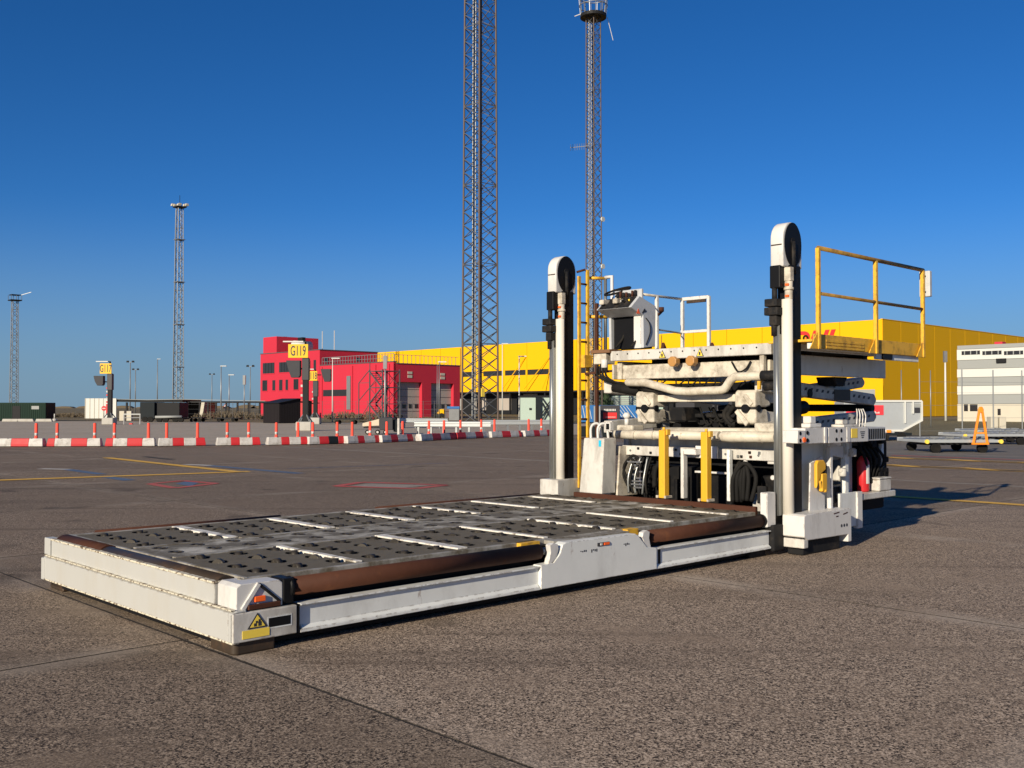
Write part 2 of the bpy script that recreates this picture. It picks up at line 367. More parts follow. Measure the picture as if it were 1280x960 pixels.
ground_mat('field', (0.156, 0.120, 0.060), (0.204, 0.144, 0.084), (0.108, 0.090, 0.042), (0.240, 0.192, 0.108))
ground_mat('verge_grass', (0.175, 0.141, 0.072), (0.129, 0.129, 0.053), (0.091, 0.076, 0.038), (0.304, 0.243, 0.137))
ground_mat('mark_yellow', (0.85, 0.47, 0.05), (0.70, 0.40, 0.07), (0.30, 0.2, 0.08), (0.85, 0.55, 0.15), speck=.6)
ground_mat('mark_blue', (0.05, 0.13, 0.27), (0.07, 0.15, 0.25), (0.12, 0.10, 0.10), (0.15, 0.2, 0.3), speck=.8)
ground_mat('mark_white', (0.60, 0.57, 0.52), (0.5, 0.47, 0.43), (0.25, 0.21, 0.18), (0.7, 0.68, 0.62), speck=.8)
ground_mat('mark_red', (0.62, 0.06, 0.06), (0.5, 0.08, 0.07), (0.2, 0.1, 0.08), (0.5, 0.2, 0.18), speck=.8)
ground_mat('mark_black', (0.05, 0.045, 0.04), (0.06, 0.05, 0.045), (0.03, 0.03, 0.03), (0.12, 0.1, 0.09), speck=.5)
ground_mat('mark_grey', (0.30, 0.27, 0.23), (0.33, 0.3, 0.26), (0.15, 0.12, 0.1), (0.4, 0.36, 0.3), speck=.8)

def sheet(name, pts, z, m, parent=None):
    b = MB(); b.add([(p[0], p[1], z) for p in pts], [list(range(len(pts)))])
    o = b.build(name, m, parent)
    if o.data.polygons[0].normal.z < 0: o.data.flip_normals()
    return o
struct(sheet('ground', [(-3000, -300), (3000, -300), (3000, 4000), (-3000, 4000)], -0.06, 'field'))
apron = struct(sheet('apron', [tuple(W(*q)[:2]) for q in ((-24, -45), (52, -45), (52, 62), (-24, 62))], -0.0045, 'joint'))
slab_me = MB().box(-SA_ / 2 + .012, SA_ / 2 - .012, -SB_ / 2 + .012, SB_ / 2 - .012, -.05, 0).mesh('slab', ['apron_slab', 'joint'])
for p_ in slab_me.polygons: p_.material_index = 0 if p_.normal.z > .5 else 1      # slab sides painted dark so sun shows no lit rim in the joints
A0, B0 = 0.0, 0.68
for i in range(-5, 11):
    for j in range(-9, 12):
        ca, cb = A0 + (i + .5) * SA_, B0 + (j + .5) * SB_
        vis = False
        for da in (-.5, 0, .5):
            for db in (-.5, 0, .5):
                w = W(ca + da * SA_, cb + db * SB_)
                if w.y > 1.5 and abs(w.x) < w.y * .62 + 1.5: vis = True
        if not vis: continue
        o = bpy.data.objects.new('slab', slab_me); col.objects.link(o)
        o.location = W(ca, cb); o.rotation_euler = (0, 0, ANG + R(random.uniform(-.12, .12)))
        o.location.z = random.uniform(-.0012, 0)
        t_ = 1.16 if (i >= 0 and j < 0 and i < 3) else 1.0 if (j < 0) else .82   # tone by place: palest near right, darker left and far
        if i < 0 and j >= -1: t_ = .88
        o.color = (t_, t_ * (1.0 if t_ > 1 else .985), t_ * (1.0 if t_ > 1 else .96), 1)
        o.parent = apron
# further ground surfaces
far_pts = [(-130, 30), (-45, 40.2), (-20.5, 41.3), (-10.3, 42.6), (-6.5, 45.2), (-2.6, 51), (2.5, 57.2), (9, 64), (14, 100), (-8, 102), (-26, 104), (-42, 113), (-75, 117), (-130, 118)]
struct(sheet('concrete_stand', far_pts, 0.004, 'far_concrete'))
rd = [W(28.6, -45)[:2], W(28.6, 24)[:2], W(44, 24)[:2], (19, 56.5), (34, 55.2), (70, 52), (90, 30)]
struct(sheet('service_road', rd, 0.0045, 'grey_asphalt'))
struct(sheet('grass_verge', [(14.2, 57.6), (34, 55.8), (70, 52.6), (160, 60), (160, 125), (14.2, 125)], 0.006, 'verge_grass'))
struct(sheet('grass_verge', [(-26, 104.5), (-8, 102.5), (13.8, 100.5), (13.8, 132), (-30, 132)], 0.006, 'verge_grass'))

def line(p, q, w, m, z=.0045, name='painted_line'):
    p = Vector(p[:2]); q = Vector(q[:2]); d = (q - p).normalized(); s_ = Vector((-d.y, d.x)) * w / 2
    o = sheet(name, [p + s_, p - s_, q - s_, q + s_], z, m); o.parent = apron; return o
def gl(p, q, w, m, z=.0045, name='painted_line'): return line(G(*p), G(*q), w, m, z, name)
gl((-30, 601.6), (312, 589.7), .34, 'mark_yellow', .009)
gl((133, 572.5), (300, 590.6), .3, 'mark_yellow', .0135)
gl((180, 570.8), (215, 574.5), .25, 'mark_black', .0045)
gl((50, 586), (86, 586.8), .3, 'mark_white'); gl((84, 587), (127, 593), .28, 'mark_blue', .0055); gl((134, 596.5), (162, 600.6), .3, 'mark_blue', .005)
gl((231, 580.6), (264, 582), .3, 'mark_white', .005); gl((262, 582.3), (375, 592), .3, 'mark_blue', .0058); gl((360, 586), (560, 579), .1, 'mark_blue', .005)
sheet('painted_patch', [G(x, y)[:2] for x, y in ((219, 605), (232, 601.8), (249, 603.5), (238, 608))], .005, 'mark_blue').parent = apron
for p, q in (((187, 605), (219, 610.3)), ((219, 610.3), (270, 604.6)), ((187, 605), (228, 601.2)), ((228, 601.2), (270, 604.6))): gl(p, q, .2, 'mark_red', .0062 + random.random() * .001)
sheet('painted_patch', [G(x, y)[:2] for x, y in ((438, 607.5), (462, 604.3), (540, 606.8), (500, 610.5))], .005, 'mark_grey').parent = apron
for p, q in (((420, 608), (452, 603)), ((452, 603), (557, 606.6)), ((557, 606.6), (520, 611)), ((520, 611), (420, 608))): gl(p, q, .22, 'mark_red', .0062 + random.random() * .001)
line(W(14.2, 4.5), W(14.2, -25), .28, 'mark_yellow', .009)
# two hatched stand edges on the right: yellow rims, yellow dashes on black
for k, (a_, w_) in enumerate(((23.4, .55), (27.4, .5))):
    line(W(a_, 12), W(a_, -35), w_, 'mark_black', .0045)
    line(W(a_ - w_ / 2, 12), W(a_ - w_ / 2, -35), .1, 'mark_yellow', .009); line(W(a_ + w_ / 2, 12), W(a_ + w_ / 2, -35), .1, 'mark_yellow', .009)
    for b_ in range(-30, 12, 2):
        line(W(a_ - w_ / 2, b_), W(a_ + w_ / 2, b_ + 1.0), .3, 'mark_yellow', .0128)
line(W(29.0, 9.5), W(29.0, 4.8), .25, 'mark_red', .009)
# soft tyre-worn lanes in the old concrete
for a_ in (18.2, 31.0): line(W(a_, 30), W(a_, -35), .18, 'mark_grey', .0047)

# ================================================================== CARGO LOADER
LD = thing('cargo_loader', 'white airport cargo loader with lowered roller platform, two masts and folded scissor lift', 'cargo loader', O, ANG)
WD = 3.45; HB, HM, HT = .085, .275, .437; DK = .455
f = MB()
f.box(0, .10, .06, WD - .03, HB, HM)                                     # front lower panel
f.box(0, .10, 0, .06, HB, HM); 
f.prism([(0, HM), (.035, HM + .012), (.10, HM + .012), (.10, HM)], 'b', .0, WD - .02)   # ledge
f.box(.028, .09, .30, WD - .14, HM + .012, HT - .01)                      # front upper panel
f.box(.02, .10, WD - .13, WD + .01, HM + .02, HT + .005)                  # far corner post
f.box(-.006, .03, WD - .06, WD + .012, HB - .01, HM - .008)
f.box(.10, 6.3, WD - .10, WD - .04, HB, HM + .03)                         # left side beam
f.box(.16, 6.3, .16, WD - .11, HB + .05, .18)                             # floor pan
platform = f.build('platform_frame', 'panel_white', LD, bevel=.006, seg=2)
def sub(mb, name, m, bevel=0.0, par=None, seg=1): return mb.build(name, m, par or platform, bevel, seg)
b = MB(); b.box(.02, .10, .30, WD - .14, HT - .009, HT + .006); b.build('chipped_lip', 'chipped', platform, .004)
b = MB(); b.box(-.0035, .03, .02, WD - .06, HM + .0125, HM + .022); b.build('chipped_ledge', 'chipped', platform, .003)
b = MB(); b.box(-.004, .05, .0, WD - .08, HB - .008, HB + .004); b.build('lower_edge', 'chipped', platform, .003)
b = MB(); b.box(.40, 6.3, .155, .19, HB + .03, DK - .04); b.build('inner_web', 'black', platform)  # black paints in the shadow under the side roller
b = MB(); b.box(.5, 6.3, .062, .15, HB + .03, HM - .02); b.build('gutter', 'black', platform)
# right long side: channels and raised centre plate
for a0, a1 in ((.50, 2.80), (4.34, 6.32)):
    b = MB(); b.box(a0, a1, .022, .06, HB + .02, HM - .012); b.box(a0, a1, -.006, .10, HM - .012, HM); b.box(a0, a1, -.004, .08, HB - .004, HB + .018)
    b.prism([(-.004, HB + .018), (.024, HB + .045), (.03, HB + .018)], 'a', a0 + .01, a1 - .01)
    sub(b, 'side_channel', 'side_white', .003)
b = MB(); prof = [(2.80, HB), (2.80, HM + .008), (2.95, HM + .014), (3.03, .36), (3.06, .43), (3.10, .447), (4.03, .44), (4.07, .42), (4.20, .30), (4.34, HM + .008), (4.34, HB)]
b.prism(prof, 'b', -.012, .09); sub(b, 'raised_side_plate', 'side_white', .005, seg=2)
b = MB(); b.box(3.05, 4.06, .09, .26, .40, .452); sub(b, 'deck_edge_plate', 'worn_steel', .004)
# near corner
b = MB(); b.box(.0, .47, -.008, .03, HB, HM - .002); b.box(.02, .47, .03, .10, HB + .03, HM - .004); sub(b, 'corner_plate', 'white', .006, seg=2)
b = MB(); b.prism([(.045, HM + .002), (.045, .43), (.075, .452), (.36, .448), (.385, .43), (.385, HM + .002)], 'b', .035, .29); cbx = sub(b, 'corner_box', 'white_clean', .006, seg=2)
b = MB(); b.bar((.085, .03, HM + .01), (.205, .03, .445), .02, .03); sub(b, 'corner_rib', 'white_clean', .003)
b = MB(); b.bar((.205, .031, .44), (.365, .031, HM + .03), .012, .018); sub(b, 'corner_rib', 'dark', .002)
b = MB(); b.box(.17, .25, .018, .036, .325, .362); sub(b, 'orange_reflector', 'orange', .004)
b = MB(); b.box(.12, .36, .012, .05, HM + .004, .312); sub(b, 'rusted_ledge', 'rust', .005)
b = MB(); b.box(.255, .42, -.0105, -.004, .155, .215); sub(b, 'slot_recess', 'black')
b = MB(); b.box(.245, .43, -.0095, -.0065, .145, .225); sub(b, 'slot_frame', 'side_white')
b = MB(); b.prism([(.10, .165), (.245, .165), (.172, .262)], 'b', -.0125, -.0085); sub(b, 'warning_triangle', 'ink')
b = MB(); b.prism([(.118, .173), (.227, .173), (.172, .248)], 'b', -.0135, -.0120); wt = sub(b, 'warning_triangle_field', 'label_yellow')
b = MB(); b.box(.145, .165, -.0145, -.013, .177, .197); b.box(.158, .172, -.0145, -.013, .197, .212); b.box(.176, .2, -.0145, -.013, .177, .205); b.box(.178, .192, -.0148, -.013, .205, .22); sub(b, 'warning_pictogram', 'ink')
b = MB(); b.box(.065, .26, -.0115, -.0085, .105, .158); sub(b, 'warning_text_plate', 'label_yellow')
b = MB(); b.box(.475, .492, -.004, .05, HB, HM); sub(b, 'corner_gap_seal', 'black')
b = MB(); b.prism(circ(.06, .06, .045, 8, R(180), R(270)) + [(.32, .02), (.32, .34), (.02, .34)], 'h', .0, HB + .01); sub(b, 'corner_foot', 'brown_plate', .012, seg=2)
b = MB(); b.prism([(6.0, .05), (6.3, .05), (6.3, .4), (6.0, .4)], 'h', .0, HB + .02); sub(b, 'platform_foot', 'dark', .01)
b = MB(); b.box(6.0, 6.3, WD - .4, WD - .05, .0, HB + .02); sub(b, 'platform_foot', 'dark', .01)
b = MB(); b.box(.05, .3, WD - .36, WD - .06, .0, HB + .02); sub(b, 'corner_foot', 'brown_plate', .01)
b = MB(); b.box(.05, 6.3, .09, WD - .09, .03, HB + .03); sub(b, 'underframe', 'black')
# writing scratched on the raised plate
for a_, h_ in ((3.28, .34), (3.42, .335), (3.86, .35)):
    b = MB()
    for k in range(4): b.box(a_ + k * .022, a_ + k * .022 + .012, -.0136, -.0115, h_ + random.uniform(-.01, .01), h_ + random.uniform(.012, .022))
    sub(b, 'scribble', 'ink')
b = MB(); b.box(3.50, 3.66, -.020, -.010, .375, .405); sub(b, 'marker_lamp', 'ink', .003)
b = MB(); b.box(3.58, 3.655, -.024, -.016, .378, .402); sub(b, 'orange_reflector', 'orange', .003)
b = MB(); b.box(3.53, 3.56, -.023, -.016, .38, .40); sub(b, 'lamp_lens', 'white_clean', .002)
b = MB(); b.box(4.40, 4.43, .015, .03, .12, .26); sub(b, 'oil_stain', 'dark')
# rollers
def roller(p0, p1, r, m, name='guide_roller'):
    b = MB(); b.cyl(p0, p1, r, 24); o = sub(b, name, m); return o
roller((.46, .085, .383), (2.86, .085, .383), .064, 'rust')
roller((4.30, .085, .375), (6.26, .085, .375), .064, 'rust')
roller((.45, WD - .06, .42), (2.35, WD - .06, .42), .055, 'rust')
roller((3.6, WD - .06, .42), (6.2, WD - .06, .42), .055, 'rust')
roller((.125, .32, .375), (.125, 2.28, .375), .094, 'brown_plate', 'front_roller')
roller((.13, 2.30, .375), (.13, 3.26, .375), .102, 'rust', 'front_roller')
b = MB(); b.box(.385, .47, .03, .20, HM + .005, .452); b.cyl((.44, .085, .383), (.475, .085, .383), .075, 16); sub(b, 'roller_bearing', 'black', .008)
def bracket(a, s):
    b = MB(); prof = [(a, HM + .004), (a + s * .03, HM + .004), (a + s * .10, .32), (a + s * .13, .40), (a + s * .12, .44), (a + s * .06, .455), (a + s * .02, .44), (a + s * .03, .38)]
    b.prism(prof, 'b', -.004, .05); sub(b, 'roller_bracket', 'white_clean', .006, seg=2)
    b = MB(); b.cyl((a - s * .02, .085, .38), (a + s * .12, .085, .38), .03, 14); sub(b, 'roller_axle', 'steel')
bracket(2.89, 1); bracket(4.27, -1)
b = MB(); b.box(2.72, 2.95, .15, .24, .40, .457); sub(b, 'yellow_stop', 'yellow', .004)
b = MB(); b.box(4.10, 4.26, .14, .24, .36, .458); sub(b, 'yellow_stop', 'yellow', .004)
b = MB(); b.box(6.27, 6.44, .01, .10, .31, .68); sub(b, 'end_plate', 'white_clean', .008)
b = MB(); b.cyl((6.24, .085, .375), (6.275, .085, .375), .075, 16); sub(b, 'roller_bearing', 'black')
# deck: pits cut through the plates, a caster in each
AR = [.42 + .3235 * k for k in range(19)]
BC = [.43, .715, 1.0, 1.285, 1.70, 1.99, 2.265, 2.54, 2.83, 3.12]
def plate(name, m, a0, a1, b0, b1, rows, cols, r):
    """plate with round holes: one ring of quads per cell"""
    mb = MB(); ea = [a0] + [(rows[i] + rows[i + 1]) / 2 for i in range(len(rows) - 1)] + [a1]
    eb = [b0] + [(cols[i] + cols[i + 1]) / 2 for i in range(len(cols) - 1)] + [b1]
    N = 16
    for i, ra in enumerate(rows):
        for j, cb in enumerate(cols):
            x0, x1, y0, y1 = ea[i], ea[i + 1], eb[j], eb[j + 1]; ins = []; out = []; low = []
            angs = sorted([2 * math.pi * k / N for k in range(N)] + [math.atan2(y - cb, x - ra) % (2 * math.pi) for x in (x0, x1) for y in (y0, y1)])
            for t in angs:
                c_, s_ = math.cos(t), math.sin(t); rx, ry = r
                ins.append((ra + rx * c_, cb + ry * s_, DK)); low.append((ra + rx * c_ * .9, cb + ry * s_ * .9, DK - .045))
                k = min((x1 - ra) / c_ if c_ > 1e-9 else 1e9, (x0 - ra) / c_ if c_ < -1e-9 else 1e9, (y1 - cb) / s_ if s_ > 1e-9 else 1e9, (y0 - cb) / s_ if s_ < -1e-9 else 1e9)
                out.append((ra + k * c_, cb + k * s_, DK))
            n = len(angs)
            mb.add(ins + out, [(q, n + q, n + (q + 1) % n, (q + 1) % n) for q in range(n)])
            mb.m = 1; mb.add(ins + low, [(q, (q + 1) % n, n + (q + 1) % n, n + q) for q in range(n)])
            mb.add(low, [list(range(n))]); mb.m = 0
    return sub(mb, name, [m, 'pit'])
cuts = [.22, 1.16, 2.17, 3.13, 4.04, 4.93, 5.90, 6.33]
for i in range(7):
    rows = [r_ for r_ in AR if cuts[i] < r_ < cuts[i + 1]]
    if not rows: continue
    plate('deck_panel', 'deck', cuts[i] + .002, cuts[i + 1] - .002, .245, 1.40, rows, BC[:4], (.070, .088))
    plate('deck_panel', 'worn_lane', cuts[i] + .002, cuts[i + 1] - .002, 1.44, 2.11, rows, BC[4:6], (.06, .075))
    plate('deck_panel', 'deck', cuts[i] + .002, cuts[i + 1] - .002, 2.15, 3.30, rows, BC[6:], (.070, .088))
    if i:
        for b0, b1 in ((.26, 1.39), (2.16, 3.26)):
            w_ = (.06 if i != 2 else .11) if b0 < 1 else (.10 if i < 4 else .07)
            b = MB(); b.box(cuts[i] - w_ / 2, cuts[i] + w_ / 2, b0, b1, DK - .03, DK + .012); sub(b, 'deck_strip', 'strip', .004)
    for b_ in (1.42, 2.13):
        b = MB(); b.box(cuts[i] + .05, cuts[i + 1] - .05, b_ - .028, b_ + .028, DK - .03, DK + .006); sub(b, 'deck_rail', 'worn_steel', .003)
b = MB(); b.box(.16, 6.34, .20, .243, .36, DK + .002); b.box(.16, 6.34, 3.302, 3.36, .36, DK + .004); b.box(.185, .218, .2, 3.36, .36, DK + .008); sub(b, 'deck_rim', 'worn_steel', .004)
b = MB(); b.box(.2, 6.34, .24, 3.31, .19, .395); sub(b, 'deck_substructure', 'black')
b = MB()
b.prism(circ(0, 0, .046, 14), 'b', -.024, .024, True); b.cyl((0, -.034, 0), (0, .034, 0), .014, 8)
cas = b.mesh('caster', 'caster')
b = MB(); b.tube([(math.cos(t) * .052, math.sin(t) * .058, 0) for t in [2 * math.pi * k / 18 for k in range(18)]], .006, 6, closed=True); b.prism(circ(0, 0, .02, 10), 'h', -.02, .006)
ring = b.mesh('ball_cup', 'caster')
for r_ in AR:
    for j, c_ in enumerate(BC):
        if any(abs(r_ - q) < .03 for q in cuts): continue
        if j in (4, 5): inst('ball_cup', ring, platform, Matrix.Translation((r_, c_, DK - .002)))
        else: inst('caster', cas, platform, Matrix.Translation((r_, c_, DK - .026 + random.uniform(-.006, .004))) @ Matrix.Rotation(random.choice((R(45), R(-45), R(30), R(60), R(90))) + random.uniform(-.2, .2), 4, 'Z'))
b = MB(); b.box(6.335, 6.385, .2, 2.9, .40, .512); sub(b, 'rear_sill', 'rust', .006)

# ---- masts
def mast(db, first):
    s = db
    b = MB(); b.box(6.60, 6.81, s - .095, s + .075, .40, 3.16)
    m_ = b.build('mast', 'black', LD, .008)
    b = MB(); b.prism([(s + .0, 6.60)[::-1], (6.56, s + .0), (6.535, s - .02), (6.525, s - .05), (6.53, s - .085), (6.55, s - .11), (6.585, s - .118), (6.60, s - .118)], 'h', .42, 2.78, True); sub(b, 'mast_cover', 'mast_white', 0, m_)
    b = MB(); b.tube([(6.59, s - .075, 2.78), (6.59, s - .075, 2.98)], .044, 16); b.box(6.55, 6.62, s - .12, s - .035, 2.98, 3.13); b.tube([(6.59, s - .075, 2.88), (6.59, s - .075, 2.91)], .055, 16); sub(b, 'mast_collar', 'cast_white', .004, m_)
    b = MB(); b.box(6.535, 6.56, s - .10, s - .06, 2.80, 2.825); b.box(6.535, 6.56, s - .10, s - .06, 2.925, 2.95); sub(b, 'orange_clip', 'orange', .002, m_)
    b = MB(); b.tube([(6.515, s + .03, .42), (6.515, s + .03, 2.5)], .034, 12); sub(b, 'guide_rod', 'steel', 0, m_)
    b = MB(); b.box(6.50, 6.555, s - .005, s + .07, .42, 2.4); sub(b, 'guide_channel', 'steel', .004, m_)
    b = MB()
    for k in range(46): b.box(6.812, 6.826, s - .07, s + .05, .46 + k * .058, .46 + k * .058 + .036)
    sub(b, 'lift_chain', 'black', .004, m_)
    # head
    cx, ch, r = 6.69, 3.445, .195
    prof = circ(cx, ch, r, 20, 0, math.pi) + [(cx - r, ch), (cx - r, 3.135), (cx + r, 3.135)]
    b = MB(); b.prism([q for i, q in enumerate(prof)], 'b', s - .065, s + .095, True)
    h_ = b.build('mast_head', 'white_clean', m_, .014, 2)
    b = MB(); b.prism([(cx + (x_ - cx) * 1.0, ch - .055 + (y_ - ch) * 1.42) for x_, y_ in circ(cx + .004, ch, r - .022, 36)], 'b', s - .072, s - .05); sub(b, 'sprocket_opening', 'black', 0, m_)
    b = MB(); b.tube([(cx, s - .073, ch - .02), (cx + .002, s - .073, 3.06)], .028, 10); b.cyl((cx, s - .078, ch - .02), (cx, s - .06, ch - .02), .045, 16); sub(b, 'chain_guide', 'dark', 0, m_)
    b = MB(); b.box(cx - r - .003, cx - r + .02, s - .05, s + .085, 3.37, 3.385); sub(b, 'head_hinge', 'brown_plate', .002, m_)
    # black actuator on the front
    b = MB(); b.box(6.46, 6.56, s - .045, s + .085, 2.90, 3.15); sub(b, 'actuator_body', 'black', .012, m_, 2)
    b = MB(); b.cyl((6.49, s + .04, 2.74), (6.49, s + .04, 2.92), .03, 14); b.cyl((6.49, s + .045, 2.38), (6.49, s + .045, 2.64), .035, 14); sub(b, 'actuator_rod', 'dark', 0, m_)
    b = MB(); b.box(6.43, 6.56, s - .02, s + .135, 2.70, 2.785); b.box(6.43, 6.56, s - .03, s + .14, 2.605, 2.692); b.box(6.45, 6.56, s - .005, s + .09, 2.49, 2.60); sub(b, 'actuator_block', 'dark', .01, m_, 2)
    return m_
mR = mast(0.0, True)
mL = mast(3.42, False)
b = MB(); b.box(6.38, 6.86, 3.22, 3.55, .14, .645); b.build('mast_base', 'white', LD, .01, 2)
b = MB(); b.box(6.42, 6.80, 3.25, 3.52, .0, .15); b.build('mast_foot', 'dark', LD, .01)
# right outrigger box
b = MB(); b.prism([(6.52, .21), (6.52, .43), (6.56, .447), (7.52, .452), (7.55, .44), (7.55, .075), (7.47, .075), (7.47, .16), (6.60, .17)], 'b', -.285, -.02)
orig = b.build('outrigger_box', 'white_clean', LD, .008, 2)
b = MB(); b.box(6.53, 6.62, -.275, -.02, .085, .185); sub(b, 'outrigger_shoe', 'white', .01, orig, 2)
b = MB(); b.box(6.545, 6.62, -.27, -.03, .18, .215); sub(b, 'outrigger_gap', 'black', 0, orig)
b = MB(); b.box(6.6, 7.4, -.22, -.03, .0, .17); sub(b, 'outrigger_foot', 'dark', .01, orig)
for k in range(3):
    b = MB(); b.cyl((7.32 + .06 * k, -.2875, .27), (7.32 + .06 * k, -.28, .27), .018, 10); sub(b, 'bolt_hole', 'ink', 0, orig)
b = MB()
for p_, q_ in (((7.15, .415), (7.27, .425)), ((7.36, .395), (7.46, .41)), ((7.2, .38), (7.25, .383))): b.bar((p_[0], -.286, p_[1]), (q_[0], -.286, q_[1]), .003, .012)
sub(b, 'paint_chip', 'rust', 0, orig)
b = MB(); b.box(6.335, 6.55, -.03, .09, .05, .33); b.build('platform_link', 'dark', LD, .01)

# ---- chassis
b = MB()
b.box(6.88, 6.98, .28, 2.87, .985, 1.105)                     # front cross beam
b.box(6.90, 9.45, .28, .40, .95, 1.08); b.box(6.90, 9.45, 2.95, 3.07, .95, 1.08)
b.box(7.10, 7.18, .35, 2.70, 1.09, 1.19)                      # second cross beam
b.box(9.33, 9.45, .40, 2.95, .55, 1.08)
b.box(6.90, 9.45, .42, .60, .40, .60); b.box(6.90, 9.45, 2.75, 2.95, .40, .60)
b.box(7.06, 7.12, 2.58, 2.64, 1.10, 1.25)
ch = b.build('chassis', 'white', LD, .006, 2)
b = MB(); b.prism([(6.70, .46), (7.10, .46), (7.10, 1.10), (6.76, 1.10)], 'b', 2.47, 2.50); sub(b, 'side_gusset', 'cast_white', .004, ch)
b = MB(); b.box(6.70, 6.78, 1.43, 1.475, .50, 1.10); b.box(6.70, 6.80, 1.25, 1.43, 1.03, 1.10); sub(b, 'centre_post', 'white_clean', .004, ch)
b = MB(); b.box(6.80, 6.83, 1.02, 1.33, .99, 1.135); sub(b, 'centre_plate', 'white_clean', .004, ch)
b = MB(); b.box(6.95, 6.975, .95, 1.45, .80, .825); sub(b, 'centre_bar', 'white_clean', .003, ch)
b = MB(); b.box(6.80, 6.86, .84, .885, .50, 1.10); sub(b, 'centre_post', 'side_white', .004, ch)
b = MB(); b.box(7.70, 7.74, .42, 2.9, .12, 1.0); sub(b, 'bulkhead', 'bay_shade', .004, ch)
b = MB(); b.box(7.05, 7.6, 1.5, 2.35, .15, .86); b.box(7.0, 7.6, .95, 1.4, .15, .78); b.box(7.1, 7.65, .42, .62, .2, .8); sub(b, 'engine_cover', 'bay_shade', .03, ch, 2)
b = MB()
for k in range(5): b.cyl((7.02, 1.62 + k * .15, .25), (7.02, 1.62 + k * .15, .74 - .04 * (k % 2)), .035, 10)
sub(b, 'filter_row', 'bay_shade', 0, ch)
def hose(pts, r, m='rubber', par=None, name='hose'):
    # Catmull-Rom through the points
    P = [Vector(p) for p in pts]; Q = [P[0]] + P + [P[-1]]; out = []
    for i in range(1, len(Q) - 2):
        for k in range(6):
            t = k / 6
            out.append(.5 * ((2 * Q[i]) + (-Q[i - 1] + Q[i + 1]) * t + (2 * Q[i - 1] - 5 * Q[i] + 4 * Q[i + 1] - Q[i + 2]) * t * t + (-Q[i - 1] + 3 * Q[i] - 3 * Q[i + 1] + Q[i + 2]) * t ** 3))
    out.append(P[-1]); b = MB(); b.tube(out, r, 8); return b.build(name, m, par or ch)
hose([(6.78, 2.30, .52), (6.76, 2.42, .75), (6.78, 2.30, .98), (6.80, 2.15, .92)], .018)
hose([(6.74, 2.28, .62), (6.74, 2.40, .82), (6.76, 2.30, .95), (6.80, 2.2, .80)], .016)
for k in range(6):
    x = 2.30 - .055 * k
    hose([(6.72 + .02 * (k % 2), x, .51), (6.72, x + random.uniform(-.03, .03), .72), (6.80, x - .02, .97)], .014, 'steel' if k in (0, 2, 4) else 'rubber')
b = MB()
for k in range(9): b.box(6.70, 6.75, 2.02 + random.uniform(0, .24), 2.06 + random.uniform(0, .26), .58 + .04 * k, .60 + .04 * k)
sub(b, 'hose_fitting', 'chrome', .003, ch)
for k, (b0, b1) in enumerate(((.80, .50), (.76, .60), (.72, .66), (.83, .72))):
    hose([(6.80 + .03 * k, b0, .50), (6.78 + .02 * k, b0 - .02, .78), (6.82 + .03 * k, (b0 + b1) / 2, .95), (6.82, b1, .80), (6.80 + .02 * k, b1 + random.uniform(-.05, .1), .52)], .026)
hose([(6.86, 2.0, .6), (6.84, 1.95, .85), (6.88, 1.8, .97)], .03)
for b_ in (1.82, .66):
    b = MB(); b.box(6.84, 6.87, b_ - .02, b_ + .02, .93, .985); sub(b, 'work_light', 'white_clean', .004, ch)
b = MB(); b.cyl((6.84, .30, .80), (6.88, .30, .80), .028, 16); sub(b, 'pressure_gauge', 'white_clean', .003, ch)
b = MB(); b.box(6.80, 6.86, .36, .48, .50, .70); sub(b, 'valve_block', 'dark', .01, ch)
# white tubes across the front
def tubeobj(pts, r, name='cross_tube', m='tube_white', par=None):
    return hose(pts, r, m, par, name)
b = MB(); b.tube([(6.80, 2.62, 1.245), (6.80, 2.60, 1.247), (6.80, .98, 1.262)], [.03, .055, .055], 16); sub(b, 'cross_tube', 'tube_white', 0, ch)
b = MB(); b.tube([(6.79, .97, 1.255), (6.785, .92, 1.258), (6.785, .80, 1.258), (6.79, .22, 1.262)], [.03, .062, .066, .058], 16); sub(b, 'cross_tube', 'tube_white', 0, ch)
b = MB(); b.tube([(6.92, 1.9, 1.30), (6.92, .3, 1.31)], .05, 12); sub(b, 'cross_tube', 'tube_white', 0, ch)
for k in (2.25, 1.95, .62, .4):
    b = MB(); b.tube([(6.795, k, 1.25), (6.795, k - .012, 1.25)], .062, 16); sub(b, 'tube_collar', 'cast_white', 0, ch)
b = MB(); b.box(6.86, 7.1, 2.35, 2.62, 1.29, 1.37); sub(b, 'stop_pad', 'cast_white', .02, ch, 2); b = MB(); b.box(6.86, 7.1, .22, .55, 1.31, 1.42); sub(b, 'stop_pad', 'cast_white', .02, ch, 2)
b = MB(); b.tube([(6.95, 2.52, 1.37), (6.95, 2.52, 1.45)], .03, 12); b.tube([(6.95, 2.52, 1.45), (6.95, 2.52, 1.49), (6.95, 2.52, 1.53)], [.03, .058, .03], 12); sub(b, 'breather_cap', 'white_clean', 0, ch)
# yellow posts
for b0, b1, t in ((1.605, 1.515, 1.325), (.995, .905, 1.315)):
    b = MB(); b.box(6.44, 6.53, b1, b0, .512, t); p_ = b.build('yellow_post', 'yellow_post', LD, .008, 2)
    b = MB(); b.cyl((6.49, (b0 + b1) / 2, t), (6.49, (b0 + b1) / 2, t + .035), .018, 10); b.box(6.46, 6.52, b1 - .03, b1 - .002, t - .06, t + .01); sub(b, 'post_bolt', 'yellow', .003, p_)
    b = MB(); b.box(6.42, 6.55, b1 - .03, b1 - .001, .512, .545); b.box(6.42, 6.55, b0 + .001, b0 + .03, .512, .545); sub(b, 'post_foot', 'cast_white', .004, p_)
